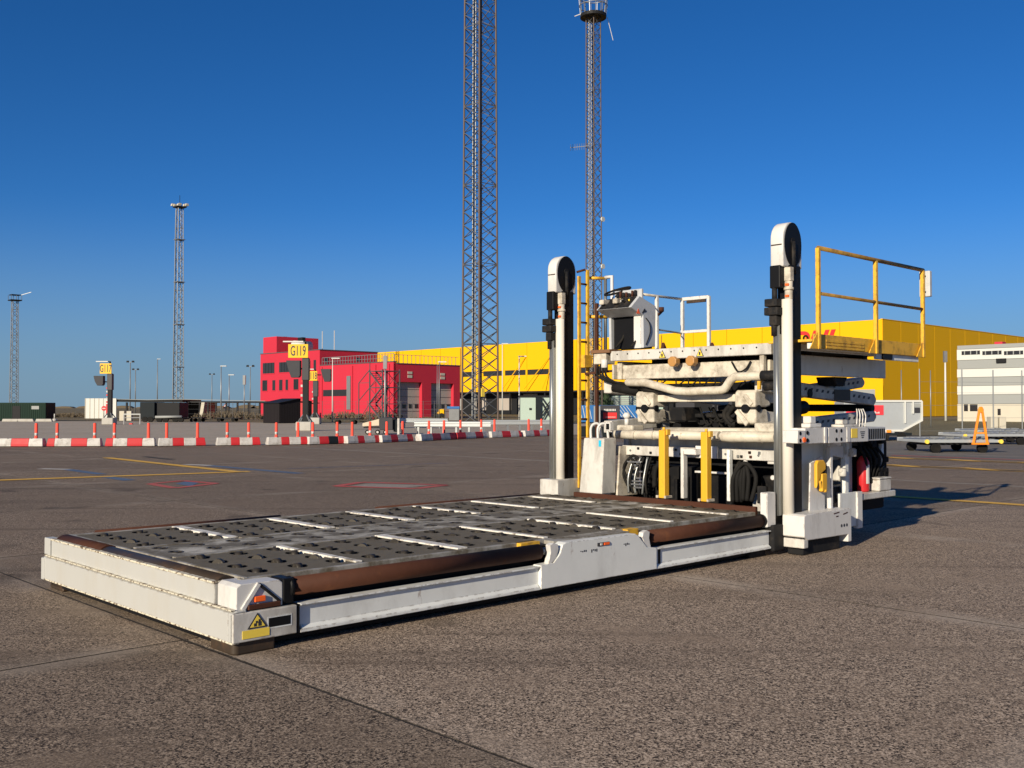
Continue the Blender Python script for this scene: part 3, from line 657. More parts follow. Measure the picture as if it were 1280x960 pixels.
# white guard box at the left with two hoops
b = MB(); b.add([(6.43, 2.50, .50), (6.43, 2.885, .50), (6.70, 2.885, .50), (6.70, 2.50, .50), (6.46, 2.485, 1.205), (6.46, 2.83, 1.205), (6.70, 2.83, 1.205), (6.70, 2.485, 1.205)],
                [(0, 1, 2, 3), (7, 6, 5, 4), (4, 5, 1, 0), (5, 6, 2, 1), (6, 7, 3, 2), (7, 4, 0, 3)])
gb = b.build('guard_box', 'white', LD, .012, 2)
b = MB(); b.box(6.452, 6.46, 2.53, 2.57, 1.10, 1.18); sub(b, 'blue_sticker', 'cyan', 0, gb)
for b_ in (2.76, 2.64):
    hose([(6.52, b_, 1.20), (6.52, b_, 1.33), (6.55, b_ - .03, 1.385), (6.60, b_ - .07, 1.37), (6.62, b_ - .09, 1.20)], .017, 'white_clean', gb, 'hoop_handle')
b = MB(); b.box(6.98, 7.14, 2.90, 3.40, 1.20, 1.34); b.build('valve_console', 'navy_box', LD, .01)
b = MB(); b.box(6.48, 6.55, 2.40, 2.48, 1.30, 1.41); o = b.build('bracket_tube', 'white_clean', LD, .006)
b = MB(); b.box(6.476, 6.482, 2.415, 2.465, 1.318, 1.392); sub(b, 'tube_opening', 'black', 0, o)

# ---- scissor arms
def arm(p0, p1, b0, b1, hgt, name='scissor_arm'):
    (a0, h0), (a1, h1) = p0, p1
    b = MB(); b.prism([(a0, h0 - hgt / 2), (a1, h1 - hgt / 2 * .9), (a1 + .06, h1 - .02), (a1 + .06, h1 + .02), (a1, h1 + hgt / 2 * .9), (a0, h0 + hgt / 2)], 'b', b0, b1)
    o = b.build(name, 'white', LD, .012, 2)
    for k in range(13):
        t = .34 + .05 * k
        if k in (6,): continue
        a = a0 + (a1 - a0) * t; h = h0 + (h1 - h0) * t
        b = MB(); b.prism([(a - .03, h - .005), (a + .02, h - .005), (a + .04, h + .03), (a - .01, h + .03)], 'b', b0 - .003, b0 + .002); sub(b, 'arm_mark', 'ink', 0, o)
    return o
for lo, hi, oth in ((.46, .60, .64), (2.78, 2.92, 2.60)):
    o1 = arm((6.95, 1.87), (9.62, 1.70), lo, hi, .17)
    o2 = arm((6.95, 1.34), (9.62, 1.48), lo, hi, .16)
    for o_, p_, q_ in ((o1, (7.95, 1.77), None), (o2, (7.95, 1.36), None)):
        b = MB(); b.cyl((p_[0], lo - .012, p_[1]), (p_[0], lo + .02, p_[1]), .055, 18); sub(b, 'pivot_pin', 'black', 0, o_)
b = MB(); b.box(8.55, 8.95, .452, .462, 1.685, 1.825); sub(b, 'brown_plate', 'brown_plate', 0, o1)
b = MB(); b.cyl((9.60, .47, 1.59), (9.60, 2.91, 1.59), .05, 18); b.build('rear_knuckle', 'dark', LD)
for b_ in (2.02, .53):                                        # front castings: upper and lower knuckle
    b = MB(); b.prism([(6.86, 1.60), (6.86, 1.77), (6.90, 1.80), (7.12, 1.79), (7.2, 1.62), (7.1, 1.60)], 'b', b_, b_ + .28)
    c1 = b.build('knuckle_casting', 'cast_white', LD, .02, 2)
    b = MB(); b.prism([(6.87, 1.575), (7.12, 1.575), (7.15, 1.42), (7.0, 1.39), (6.88, 1.41)], 'b', b_, b_ + .27)
    c2 = b.build('knuckle_casting', 'cast_white', LD, .02, 2)
    b = MB(); b.cyl((6.84, b_ + .13, 1.585), (6.93, b_ + .13, 1.585), .05, 14); b.cyl((6.93, b_ - .01, 1.585), (6.93, b_ + .30, 1.585), .042, 14); sub(b, 'knuckle_pin', 'black', 0, c1)
    b = MB(); b.bar((6.85, b_ + .25, 1.56), (6.85, b_ + .10, 1.40), .025, .06); sub(b, 'knuckle_rib', 'cast_white', .006, c2)
    b = MB(); b.bar((6.85, b_ + .14, 1.74), (6.85, b_ + .04, 1.63), .02, .05); sub(b, 'knuckle_rib', 'cast_white', .006, c1)
    o = arm((7.05, 1.70), (9.5, 1.93), b_ + .03, b_ + .20, .15, 'inner_scissor_arm')
    o = arm((7.05, 1.49), (9.5, 1.30), b_ + .03, b_ + .20, .15, 'inner_scissor_arm')
b = MB(); b.box(6.95, 7.05, .80, 2.02, 1.665, 1.755); b.build('scissor_crossbar', 'tube_white', LD, .012, 2)
b = MB(); b.box(7.2, 7.3, .80, 2.02, 1.47, 1.52); b.build('scissor_crossbar', 'dark', LD, .01)
hose([(6.9, .90, 1.62), (6.9, .98, 1.52), (6.9, .92, 1.42), (6.92, .84, 1.40)], .03, 'rubber', ch)
hose([(6.9, .84, 1.62), (6.9, .93, 1.50), (6.9, .86, 1.42)], .03, 'rubber', ch)
b = MB(); b.cyl((7.3, 1.55, 1.44), (9.0, 1.45, 1.60), .09, 18); b.build('lift_cylinder', 'dark', LD)
b = MB(); b.cyl((7.3, 1.15, 1.44), (9.0, 1.15, 1.60), .09, 18); b.build('lift_cylinder', 'dark', LD)
b = MB(); b.prism([(6.95, 1.60), (7.0, 1.42), (7.3, 1.38), (7.35, 1.60)], 'b', 1.62, 1.86); b.build('lift_bracket', 'dark', LD, .02)

# ---- hydraulic clutter and shade fillers inside the lift
for k in range(16):
    b0 = random.uniform(.95, 2.0); a0 = random.uniform(6.98, 7.5)
    hose([(a0, b0, 1.40 + random.uniform(0, .2)), (a0 - random.uniform(0, .08), b0 - .15, 1.36 + random.uniform(0, .1)), (a0 + .1, b0 - random.uniform(.2, .5), 1.38 + random.uniform(0, .25))], random.uniform(.008, .02), 'rubber', ch)
for k in range(10):
    b0 = 2.4 - .2 * k + random.uniform(-.06, .06); hose([(7.0, b0, 1.95), (6.95, b0 - .06, 1.86 + random.uniform(-.02, .03)), (7.0, b0 - .16, 1.95)], .009, 'rubber', ch, 'cable_loop')
for k in range(14):
    b0 = random.uniform(.4, 2.4); b = MB(); b.box(6.862, 6.882, b0, b0 + .03, 1.01 + .05 * (k % 2), 1.04 + .05 * (k % 2)); sub(b, 'clamp', random.choice(['dark', 'steel', 'rust']), .003, ch)
for b_ in (.5, .95, 1.9, 2.4):
    b = MB(); b.cyl((6.868, b_, 1.045), (6.885, b_, 1.045), .014, 6); sub(b, 'bolt', 'steel', 0, ch)
b = MB(); b.box(7.35, 8.9, .85, 2.15, 1.32, 1.44); b.build('gap_shade_block', 'bay_shade', LD, .02)  # added dark mass, fills the gaps between the scissor arms like shadow
b = MB(); b.box(7.15, 9.3, .8, 2.5, 1.80, 1.90); b.build('underside_shade', 'bay_shade', LD, .01)  # added dark sheet, paints shade onto the underside of the bridge
for k in range(6):
    hose([(6.9, 2.30 - .02 * k, 1.86 - .012 * k), (6.86, 2.0 - .03 * k, 1.80), (6.95, 1.85, 1.83)], .012, 'rubber', ch)
# ---- bridge platform
b = MB(); b.box(6.88, 6.97, .33, 2.74, 2.205, 2.335)
br = b.build('bridge_front_beam', 'white', LD, .008, 2)
b = MB()
for k in range(13): b.cyl((6.874, 2.62 - .175 * k, 2.29), (6.885, 2.62 - .175 * k, 2.29), .010, 8)
sub(b, 'rivets', 'dark', 0, br)
for b_ in (1.88, 1.31):
    b = MB(); b.prism([(b_ - .055, 2.215), (b_ + .055, 2.215), (b_, 2.315)], 'a', 6.873, 6.879); sub(b, 'warning_triangle', 'ink', 0, br)
    b = MB(); b.prism([(b_ - .042, 2.222), (b_ + .042, 2.222), (b_, 2.302)], 'a', 6.870, 6.8735); sub(b, 'warning_triangle_field', 'label_yellow', 0, br)
    b = MB(); b.box(6.868, 6.8705, b_ - .012, b_ + .012, 2.232, 2.27); sub(b, 'warning_pictogram', 'ink', 0, br)
for b_ in (1.70, 1.43):
    b = MB(); b.prism(circ(b_, 2.165, .068, 8, R(22.5), R(382.5)), 'a', 6.83, 6.92); sub(b, 'work_lamp', 'lamp_amber', .01, br, 2)
    b = MB(); b.cyl((6.9, b_, 2.22), (6.9, b_, 2.24), .02, 8); sub(b, 'lamp_stem', 'dark', 0, br)
b = MB(); b.box(7.00, 7.10, .42, 2.70, 1.965, 2.15); b.box(6.97, 9.4, 2.62, 2.70, 1.965, 2.2); lb = b.build('bridge_lower_beam', 'cast_white', LD, .006)
b = MB(); b.prism([(6.90, 1.965), (6.90, 2.16), (7.10, 2.16), (7.10, 1.965)], 'b', 2.70, 2.73); sub(b, 'beam_end_plate', 'cast_white', .006, lb); b = MB(); b.box(6.9, 6.96, .44, .50, 1.965, 2.2); sub(b, 'beam_end_plate', 'cast_white', .006, lb)
hose([(6.97, .92, 2.14), (6.95, .82, 2.02), (6.96, .72, 2.05), (6.97, .66, 2.14)], .011, 'rubber', lb)
b = MB(); b.box(6.96, 9.45, .30, 2.92, 2.27, 2.315); b.build('bridge_deck', 'deck', LD, .004)
b = MB(); b.box(6.98, 9.42, .20, .28, 1.975, 2.21); b.build('bridge_side_beam', 'side_white', LD, .008)
b = MB(); b.box(6.84, 7.10, 2.72, 3.05, 2.315, 2.36); b.build('wood_plank', 'wood', LD, .004)
b = MB(); b.box(6.86, 7.05, 2.80, 3.02, 2.17, 2.312); o = b.build('junction_box', 'cast_white', LD, .008)
b = MB(); b.cyl((6.88, 2.84, 2.12), (6.88, 2.84, 2.23), .045, 14); sub(b, 'white_cap', 'white_clean', .004, o)
for k in range(4): hose([(6.9, 2.82 + .05 * k, 2.18), (6.84, 2.78 + .05 * k, 2.02), (6.88, 2.66 + .03 * k, 1.93), (6.97, 2.55, 1.90)], .014, 'rubber', o)
b = MB(); b.tube([(6.82, 2.42, 1.918), (6.81, 2.38, 1.92), (6.80, 2.1, 1.912), (6.80, 1.62, 1.80), (6.80, 1.45, 1.79), (6.80, .95, 1.80), (6.80, .90, 1.82), (6.80, .82, 1.92), (6.80, .76, 1.955), (6.80, .40, 1.958)], [.03, .05, .05, .05, .05, .05, .05, .05, .05, .05], 16); b.build('stabiliser_tube', 'tube_white', LD)
b = MB(); b.cyl((6.8, .40, 1.958), (6.8, .18, 1.955), .062, 14); b.cyl((6.82, .38, 1.84), (6.82, .16, 1.85), .055, 14); b.build('tube_joint', 'dark', LD, .004)
b = MB(); b.box(6.78, 6.81, .415, .455, 1.80, 1.90); b.build('yellow_tab', 'yellow', LD, .003)
b = MB(); b.cyl((6.9, 2.70, 1.86), (6.95, 2.3, 1.80), .06, 12); b.build('dark_coupling', 'rubber', LD)
for a_ in (7.6, 9.0):
    b = MB(); b.box(a_, a_ + .12, .3, 2.62, 2.1, 2.27); b.build('bridge_rib', 'dark', LD)
b = MB(); b.prism([(8.25, 1.975), (8.6, 1.975), (8.5, 1.86), (8.32, 1.86)], 'b', .3, .55); b.build('slide_block', 'dark', LD, .01)
# yellow side walkway with handrail
b = MB(); b.box(6.74, 9.44, -.27, .28, 2.315, 2.345); wk = b.build('walkway_floor', 'yellow', LD, .004)
b = MB(); b.box(6.74, 9.44, -.30, -.272, 2.24, 2.40); sub(b, 'toe_board', 'yellow', .004, wk)
for k in range(3):
    b = MB(); b.box(6.98, 7.85, -.306, -.30, 2.25 + k * .034, 2.278 + k * .034); sub(b, 'board_slat', 'yellow', .002, wk)
b = MB(); b.box(6.78, 9.4, .0, .06, 2.24, 2.315); b.box(6.78, 9.4, -.24, -.18, 2.24, 2.315); b.box(8.2, 9.35, -.268, -.24, 2.17, 2.245); sub(b, 'walkway_bearer', 'side_white', .004, wk)
b = MB(); b.box(8.35, 8.6, -.29, -.2, 2.175, 2.31); sub(b, 'hinge_block', 'black', .01, wk)
hr = MB(); PY = []
for a_ in (6.775, 8.10, 9.36):
    p_ = MB(); p_.box(a_ - .024, a_ + .024, -.345, -.302, 2.23, 3.335); PY.append(p_)
rail = MB().tube([(6.775, -.323, 3.337), (9.38, -.323, 3.337)], .024, 10).build('yellow_handrail', 'rail_shade_dirt', LD)
for p_ in PY: sub(p_, 'rail_post', 'yellow', .004, rail)
b = MB(); b.tube([(6.79, -.323, 2.84), (9.36, -.323, 2.84)], .019, 10); sub(b, 'mid_rail', 'rail_shade_dirt', 0, rail)
for a_, s in ((6.75, -1), (8.08, -1), (9.33, -1)):
    b = MB(); b.prism([(a_, 2.23), (a_ + s * .16, 2.23), (a_, 2.42)], 'b', -.33, -.318); sub(b, 'rail_gusset', 'yellow', .002, rail)
b = MB(); b.box(9.40, 9.47, -.40, -.26, 3.0, 3.33); sub(b, 'grey_end_box', 'console_grey', .012, rail, 2)
b = MB(); b.box(9.385, 9.402, -.35, -.30, 3.05, 3.07); b.box(9.385, 9.402, -.35, -.30, 3.25, 3.27); sub(b, 'box_clamp', 'dark', .002, rail)
for a_ in (7.2, 7.75):
    hose([(a_, .1, 2.345), (a_, .1, 2.40), (a_ + .05, .1, 2.42), (a_ + .09, .1, 2.40), (a_ + .09, .1, 2.345)], .012, 'yellow', wk, 'lashing_ring')
# console
def CB(px, py): q = L(px, py, b=2.26); return (q.x, q.z)
z5 = lambda x, y: CB(740 + x / 6.857, 340 + y / 6.857)
pf = [z5(440, 650), z5(435, 372), z5(330, 300), z5(405, 205), z5(545, 292), z5(540, 640)]
b = MB(); b.prism(pf, 'b', 2.255, 2.30); con = b.build('operator_console', 'console_grey', LD, .006)
hb_, ht_ = pf[0][1], pf[3][1]
b = MB(); b.prism(pf, 'b', 2.80, 2.84); sub(b, 'console_side', 'console_grey', .006, con)
b = MB(); b.prism([pf[1], pf[2], (pf[2][0] + .03, pf[2][1] + .01), (pf[1][0] + .02, pf[1][1] + .03)], 'b', 2.30, 2.80); sub(b, 'console_underside', 'console_grey', .003, con)
b = MB(); b.prism([pf[2], pf[3], (pf[3][0] + .03, pf[3][1] - .04), (pf[2][0] + .05, pf[2][1] - .01)], 'b', 2.30, 2.82); sub(b, 'control_panel', 'dark', .004, con)
b = MB(); b.prism([pf[3], pf[4], (pf[4][0] - .02, pf[4][1] - .05), (pf[3][0], pf[3][1] - .05)], 'b', 2.30, 2.80); sub(b, 'console_top', 'white_clean', .004, con)
b = MB(); b.box(pf[4][0] - .06, pf[4][0] - .02, 2.30, 2.80, hb_, pf[4][1] - .06); sub(b, 'console_back', 'black', .004, con)
b = MB(); b.box(pf[0][0], pf[0][0] + .05, 2.30, 2.42, hb_, pf[1][1]); sub(b, 'console_leg', 'white_clean', .004, con)
b = MB(); b.box(pf[0][0] + .05, pf[0][0] + .08, 2.421, 2.798, hb_, pf[1][1] + .02); sub(b, 'console_shade', 'black', .004, con)  # black sheet stands in for the dark inside the open console
pm = ((pf[2][0] + pf[3][0]) / 2, (pf[2][1] + pf[3][1]) / 2); dn = Vector((pf[3][0] - pf[2][0], 0, pf[3][1] - pf[2][1])).normalized(); nn = Vector((-dn.z, 0, dn.x))
for k in range(6):
    c = Vector((pm[0], 2.36 + .035 * k, pm[1])) + dn * random.uniform(-.05, .06)
    b = MB(); b.cyl(c, c + nn * .025, .012, 8); sub(b, 'push_button', random.choice(['redpaint', 'label_yellow', 'white_clean', 'black']), 0, con)
for q in (2.55, 2.78):
    c = Vector((pm[0], q, pm[1])); b = MB(); b.box(c.x - .07, c.x + .07, q - .05, q + .03, c.z - .01, c.z + .055); sub(b, 'control_cover', 'cast_white', .008, con)
for k in range(7):
    c = Vector((pf[3][0] + .02, 2.34 + .05 * k, pf[3][1])); b = MB(); b.cyl(c, c + Vector((0, 0, random.uniform(.05, .1))), .017, 10); sub(b, 'lever', 'rust' if k % 2 else 'dark', 0, con)
b = MB(); b.box(pf[3][0] + .05, pf[3][0] + .09, 2.26, 2.72, pf[3][1] - .03, pf[3][1] + .10); sub(b, 'panel_hood', 'console_grey', .006, con)
wc = L(772, 364, b=2.74); ax = Vector((-.35, 0.05, .93)).normalized(); e1 = ax.cross(Vector((0, 1, 0))).normalized(); e2 = ax.cross(e1)
b = MB(); b.tube([wc + (e1 * math.cos(t) + e2 * math.sin(t)) * .175 for t in [2 * math.pi * k / 28 for k in range(28)]], .014, 8, closed=True)
for t in (0, 2.1, 4.2): b.cyl(wc, wc + (e1 * math.cos(t) + e2 * math.sin(t)) * .17, .010, 6)
b.cyl(wc - ax * .16, wc + ax * .01, .035, 12); sub(b, 'steering_wheel', 'rubber', 0, con)
q = pf[1]; b = MB(); b.prism([(q[0] + .1, hb_ + .3), (q[0] + .25, hb_ + .3), (q[0] + .2, q[1] + .05), (q[0] + .08, q[1])], 'b', 2.45, 2.72); sub(b, 'cable_bellows', 'rubber', .02, con)
hose([(pf[1][0] + .05, 2.25, pf[1][1] - .03), (pf[1][0] + .12, 2.245, pf[1][1] - .1), (pf[1][0] + .13, 2.245, hb_ + .2), (pf[1][0] + .05, 2.25, hb_ + .04)], .006, 'rubber', con)
b = MB()
for k in range(5): b.bar((pf[3][0] + .05 + .02 * k, 2.251, pf[3][1] - .22 + .01 * k), (pf[3][0] + .1, 2.251, pf[3][1] - .16 - .01 * k), .003, .015)
sub(b, 'scuff_sticker', 'ink', 0, con)
c = (pf[3][0] - .03, pf[3][1] - .2); b = MB(); b.prism([(c[0] - .035, c[1] - .03), (c[0] + .035, c[1] - .03), (c[0], c[1] + .035)], 'b', 2.251, 2.254); sub(b, 'warning_sticker', 'orange', 0, con)
for y0 in (2.36, 2.62): hose([(pf[0][0] + .1, y0, hb_ + .35), (pf[0][0] + .05, y0 + .02, hb_ + .15), (pf[0][0] - .06, y0 + .05, hb_ + .02)], .016, 'rubber', con)
# white guard rails at the rear of the bridge
q1 = L(853, 374, h=3.36); q2 = L(886, 369.5, a=q1.x); q3 = L(821, 370, b=q1.y)
rl = MB().tube([(q3.x - .35, q3.y, 3.36), (q3.x, q3.y, 3.36), (q1.x, q1.y, 3.36)], .02, 10).build('white_guard_rail', 'tube_white', LD)
b = MB(); b.box(q1.x - .02, q1.x + .02, q2.y, q1.y, 3.33, 3.385); sub(b, 'top_bar', 'white_clean', .004, rl)
b = MB(); b.box(q1.x - .018, q1.x + .018, q2.y, q1.y, 2.80, 2.845); sub(b, 'mid_bar', 'white_clean', .004, rl)
b = MB(); b.box(q1.x - .03, q1.x + .0, q2.y + .05, q1.y - .1, 3.28, 3.328); sub(b, 'strip_lamp', 'brown_plate', .003, rl)
for x, y in ((q1.x, q1.y), (q2.x, q2.y), (q3.x, q3.y)):
    b = MB(); b.box(x - .025, x + .025, y - .025, y + .025, 2.315, 3.37); sub(b, 'rail_post', 'white_clean', .004, rl)
b = MB(); b.tube([(q3.x, q3.y, 2.83), (q1.x, q1.y, 2.80)], .014, 8); sub(b, 'mid_bar', 'steel', 0, rl)
b = MB(); b.bar((q3.x, q3.y - .03, 3.06), (q3.x - .05, q3.y - .16, 3.12), .03); b.tube([(q3.x - .05, q3.y - .13, 3.1), (q3.x - .05, q3.y - .13, 3.17)], .04, 10); sub(b, 'hand_switch', 'rust', 0, rl)
for px in (824, 963):
    q = L(px if px < 900 else 885, 432, h=2.40); b = MB(); b.prism([(q.x, 2.315), (q.x + .14, 2.315), (q.x + .05, 2.45)], 'b', q.y - .05, q.y); b.build('rusty_chock', 'rust', LD, .01)
# gate frame above the ladder and the ladder itself
g = MB().tube([(7.20, 3.10, 3.37), (7.20, 2.98, 3.37), (7.20, 2.98, 2.32)], .026, 10).build('gate_frame', 'white_clean', LD)
b = MB(); b.tube([(7.20, 3.10, 3.37), (7.20, 3.10, 2.32)], .022, 10); sub(b, 'gate_post', 'steel', 0, g)
b = MB(); b.tube([(7.0, 3.25, 3.36), (7.20, 3.10, 3.36)], .022, 8); b.tube([(7.0, 3.25, 2.83), (7.2, 3.06, 2.83)], .024, 8); sub(b, 'gate_bar', 'yellow', 0, g)
b = MB(); b.tube([(7.2, 2.98, 2.80), (7.35, 2.84, 2.77)], .016, 8); b.tube([(7.2, 2.98, 3.2), (7.7, 2.9, 3.15), (q3.x - .35, q3.y, 3.36)], .01, 8); sub(b, 'gate_chain', 'steel', 0, g)
ld = MB().box(6.755, 6.805, 3.185, 3.215, .52, 3.36).build('ladder', 'yellow', LD, .004)
b = MB(); b.box(6.925, 6.975, 3.185, 3.215, .9, 3.46); sub(b, 'ladder_stile', 'yellow', .004, ld)
for k in range(11):
    b = MB(); b.cyl((6.80, 3.20, .66 + .26 * k), (6.93, 3.20, .66 + .26 * k), .014, 8); sub(b, 'rung', 'rust', 0, ld)
b = MB(); b.tube([(6.84, 3.30, 3.43), (6.90, 3.20, 3.46)], .016, 8); sub(b, 'ladder_bracket', 'rust', 0, ld)
b = MB(); b.box(6.80, 6.95, 3.12, 3.22, 2.13, 2.30); sub(b, 'ladder_plate', 'yellow', .006, ld)
b = MB(); b.bar((6.9, 3.2, 2.05), (6.95, 2.75, 2.08), .03); sub(b, 'ladder_stay', 'rust', 0, ld)
b = MB(); b.box(6.97, 7.01, 3.05, 3.09, 1.2, 3.0); b.build('rear_stile', 'rust', LD, .004)

# ---- right side of the chassis
b = MB(); b.box(6.40, 6.56, -.285, -.10, 1.215, 1.35); b.box(6.56, 7.05, -.28, -.10, 1.205, 1.375); b.box(7.05, 7.97, -.285, -.05, 1.20, 1.37)
cbx_ = b.build('valve_cover_box', 'white_clean', LD, .006, 2)
for a_, h_ in ((6.45, 1.32), (6.45, 1.245), (6.60, 1.325), (6.60, 1.245), (7.22, 1.335), (7.22, 1.24), (7.33, 1.335), (7.33, 1.24)):
    b = MB(); b.prism(circ(a_, h_, .021, 12), 'b', -.2885, -.27); sub(b, 'access_hole', 'black', 0, cbx_)
b = MB(); b.prism(circ(6.525, 1.25, .028, 12), 'b', -.30, -.28); sub(b, 'emergency_button', 'orange', .004, cbx_)
b = MB(); b.box(7.45, 7.53, -.292, -.28, 1.205, 1.375); sub(b, 'cover_rib', 'white_clean', .004, cbx_); b = MB(); b.box(6.95, 7.0, -.295, -.28, 1.205, 1.38); sub(b, 'cover_rib', 'white_clean', .004, cbx_)
b = MB(); b.box(7.56, 7.70, -.289, -.284, 1.25, 1.355); sub(b, 'instruction_plate', 'label_yellow', 0, cbx_)
b = MB()
for k in range(4): b.box(7.77 + .01 * k, 7.88 - .01 * k, -.288, -.284, 1.31 - .022 * k, 1.32 - .022 * k)
sub(b, 'instruction_print', 'ink', 0, cbx_)
b = MB(); b.box(7.97, 8.42, -.275, -.02, 1.205, 1.365); vb = b.build('vent_box', 'console_grey', LD, .006)
for k in range(9):
    b = MB(); b.box(8.0 + .046 * k, 8.025 + .046 * k, -.279, -.273, 1.225, 1.345); sub(b, 'vent_slat', 'dark', 0, vb)
b = MB(); b.box(6.80, 7.05, -.2, .0, 1.376, 1.42); b.box(6.87, 6.98, -.17, -.04, 1.42, 1.50); b.build('cover_bracket', 'white_clean', LD, .008)
b = MB(); b.box(7.55, 7.90, -.2, -.04, 1.371, 1.40); b.box(7.6, 7.72, -.16, -.06, 1.40, 1.455); b.build('cover_bracket', 'white', LD, .006)
for k in range(4):
    hose([(8.0 + .07 * k, -.12, 1.365), (8.02 + .07 * k, -.12, 1.50), (8.05 + .05 * k, -.1, 1.58)], .007, 'white_clean', vb, 'cable')
b = MB(); b.box(6.82, 7.50, -.02, .02, .44, 1.205); sp = b.build('side_panel', 'side_white', LD, .006)
b = MB(); b.prism([(6.90, .44), (7.24, .44), (7.24, .98), (7.17, 1.05), (6.93, .98)], 'b', -.13, -.11); sub(b, 'shield_plate', 'white_clean', .006, sp)
# yellow hand crank
b = MB(); b.prism([(6.96, .70), (6.96, .97), (6.99, 1.01), (7.12, 1.01), (7.16, .97), (7.16, .90), (7.06, .86)], 'b', -.19, -.15); cr = b.build('yellow_crank_guard', 'yellow_post', LD, .012, 2)
b = MB(); b.box(7.06, 7.17, -.20, -.15, .66, .86); sub(b, 'crank_handle', 'yellow_post', .012, cr, 2)
b = MB(); b.bar((7.02, -.19, .78), (7.10, -.17, .66), .03); b.cyl((7.13, -.18, .65), (7.13, -.18, .68), .03, 10); sub(b, 'crank_arm', 'yellow', .004, cr)
b = MB(); b.box(7.16, 7.20, -.18, -.12, .83, .95); sub(b, 'crank_pivot', 'dark', .006, cr)
for a_, w_, h0, h1, m_, b_ in ((7.36, .05, .45, 1.15, 'white_clean', -.12), (7.44, .06, .46, 1.20, 'side_white', -.04), (7.62, .12, .45, 1.19, 'dark', .05), (7.84, .08, .3, 1.05, 'side_white', -.05), (7.96, .08, .45, 1.19, 'side_white', .0), (8.30, .1, .45, 1.19, 'white', .15)):
    b = MB(); b.box(a_ - w_ / 2, a_ + w_ / 2, b_ - .03, b_ + .03, h0, h1); b.build('side_post', m_, LD, .005)
b = MB(); b.prism([(7.50, 1.05), (7.80, 1.0), (7.80, 1.14), (7.50, 1.19)], 'b', -.06, -.04); b.build('angled_bracket', 'white_clean', LD, .004)
for a_, h_ in ((7.66, .85), (7.90, 1.07)):
    b = MB(); b.cyl((a_, -.12, h_ - .05), (a_, -.12, h_ + .04), .045, 14); b.cyl((a_ - .05, -.12, h_ + .02), (a_ + .05, -.12, h_ + .02), .028, 10); b.build('filler_cap', 'white', LD, .006)
b = MB(); b.box(7.60, 7.98, -.12, -.09, .20, .60); b.build('mud_flap', 'side_white', LD, .004)
b = MB(); b.box(7.98, 8.10, -.14, -.08, .17, .60); b.build('flap_post', 'white_clean', LD, .006)
b = MB(); b.box(8.10, 9.0, -.12, .20, .49, .565); b.build('side_step', 'white', LD, .008)
b = MB(); b.box(8.60, 8.90, -.11, .10, .57, .71); b.box(8.59, 8.91, -.115, .105, .71, .735); b.build('step_box', 'white', LD, .01)
b = MB(); b.box(8.40, 9.35, .20, .30, .30, 1.2); b.box(8.45, 8.9, .08, .2, .60, 1.12); b.build('pump_block', 'bay_shade', LD, .02)
b = MB()
for k in range(14):
    a_ = random.uniform(8.45, 9.0); h_ = random.uniform(.62, 1.15); b.box(a_, a_ + random.uniform(.04, .12), -.02, .09, h_, h_ + random.uniform(.03, .1))
b.box(8.44, 9.14, .06, .1, .60, 1.26); b.build('valve_bank', 'bay_shade', LD, .008)
for k in range(5): hose([(8.4 + .1 * k, .05, 1.12), (8.42 + .12 * k, -.02, .95), (8.5 + .08 * k, .02, .75), (8.55 + .1 * k, .1, .6)], .018, 'rubber', LD)
b = MB(); b.box(8.92, 8.98, .02, .08, .57, 1.2); b.build('side_post', 'side_white', LD, .005)
# wheels under the chassis
for a_, b_ in ((7.45, .62), (7.45, 2.60), (8.95, .62), (8.95, 2.60)):
    r_ = .30; b = MB(); b.tube([(a_, b_, r_), (a_, b_ + .03, r_), (a_, b_ + .19, r_), (a_, b_ + .22, r_)], [r_ - .04, r_, r_, r_ - .04], 24)
    w_ = b.build('wheel', 'rubber', LD); b = MB(); b.cyl((a_, b_ - .006, r_), (a_, b_ + .226, r_), .15, 18); sub(b, 'rim', 'white', 0, w_)
# fire extinguisher (hangs beside the step)
q = L(1079, 617, b=.04); q = W(q.x, .04, .567)
fe = thing('fire_extinguisher', 'red fire extinguisher with white label standing on the step of the cargo loader', 'fire extinguisher', q, ANG)
b = MB(); b.tube([(0, 0, 0), (0, 0, .02), (0, 0, .36), (0, 0, .42), (0, 0, .44)], [.066, .075, .075, .045, .025], 20); b.build('cylinder', 'redpaint', fe)
b = MB(); b.cyl((0, 0, .44), (0, 0, .48), .02, 10); b.bar((-.02, 0, .485), (.09, 0, .51), .02); b.bar((-.02, 0, .465), (.07, 0, .46), .018); b.build('valve_handle', 'black', fe)
b = MB(); n_ = 8; vv = []
for k in range(n_ + 1):
    t = R(-125 + 70 * k / n_); vv += [(.0762 * math.cos(t), .0762 * math.sin(t), .10), (.0762 * math.cos(t), .0762 * math.sin(t), .33)]
b.add(vv, [(2 * k, 2 * k + 2, 2 * k + 3, 2 * k + 1) for k in range(n_)], True); b.build('label_sheet', 'white_clean', fe)
b = MB(); b.tube([(.02, 0, .46), (.10, -.02, .42), (.11, -.02, .25), (.10, -.01, .15)], .012, 8); b.build('discharge_hose', 'rubber', fe)
# ================================================================== BACKGROUND
def P3(v): return (v.x, v.y, v.z)
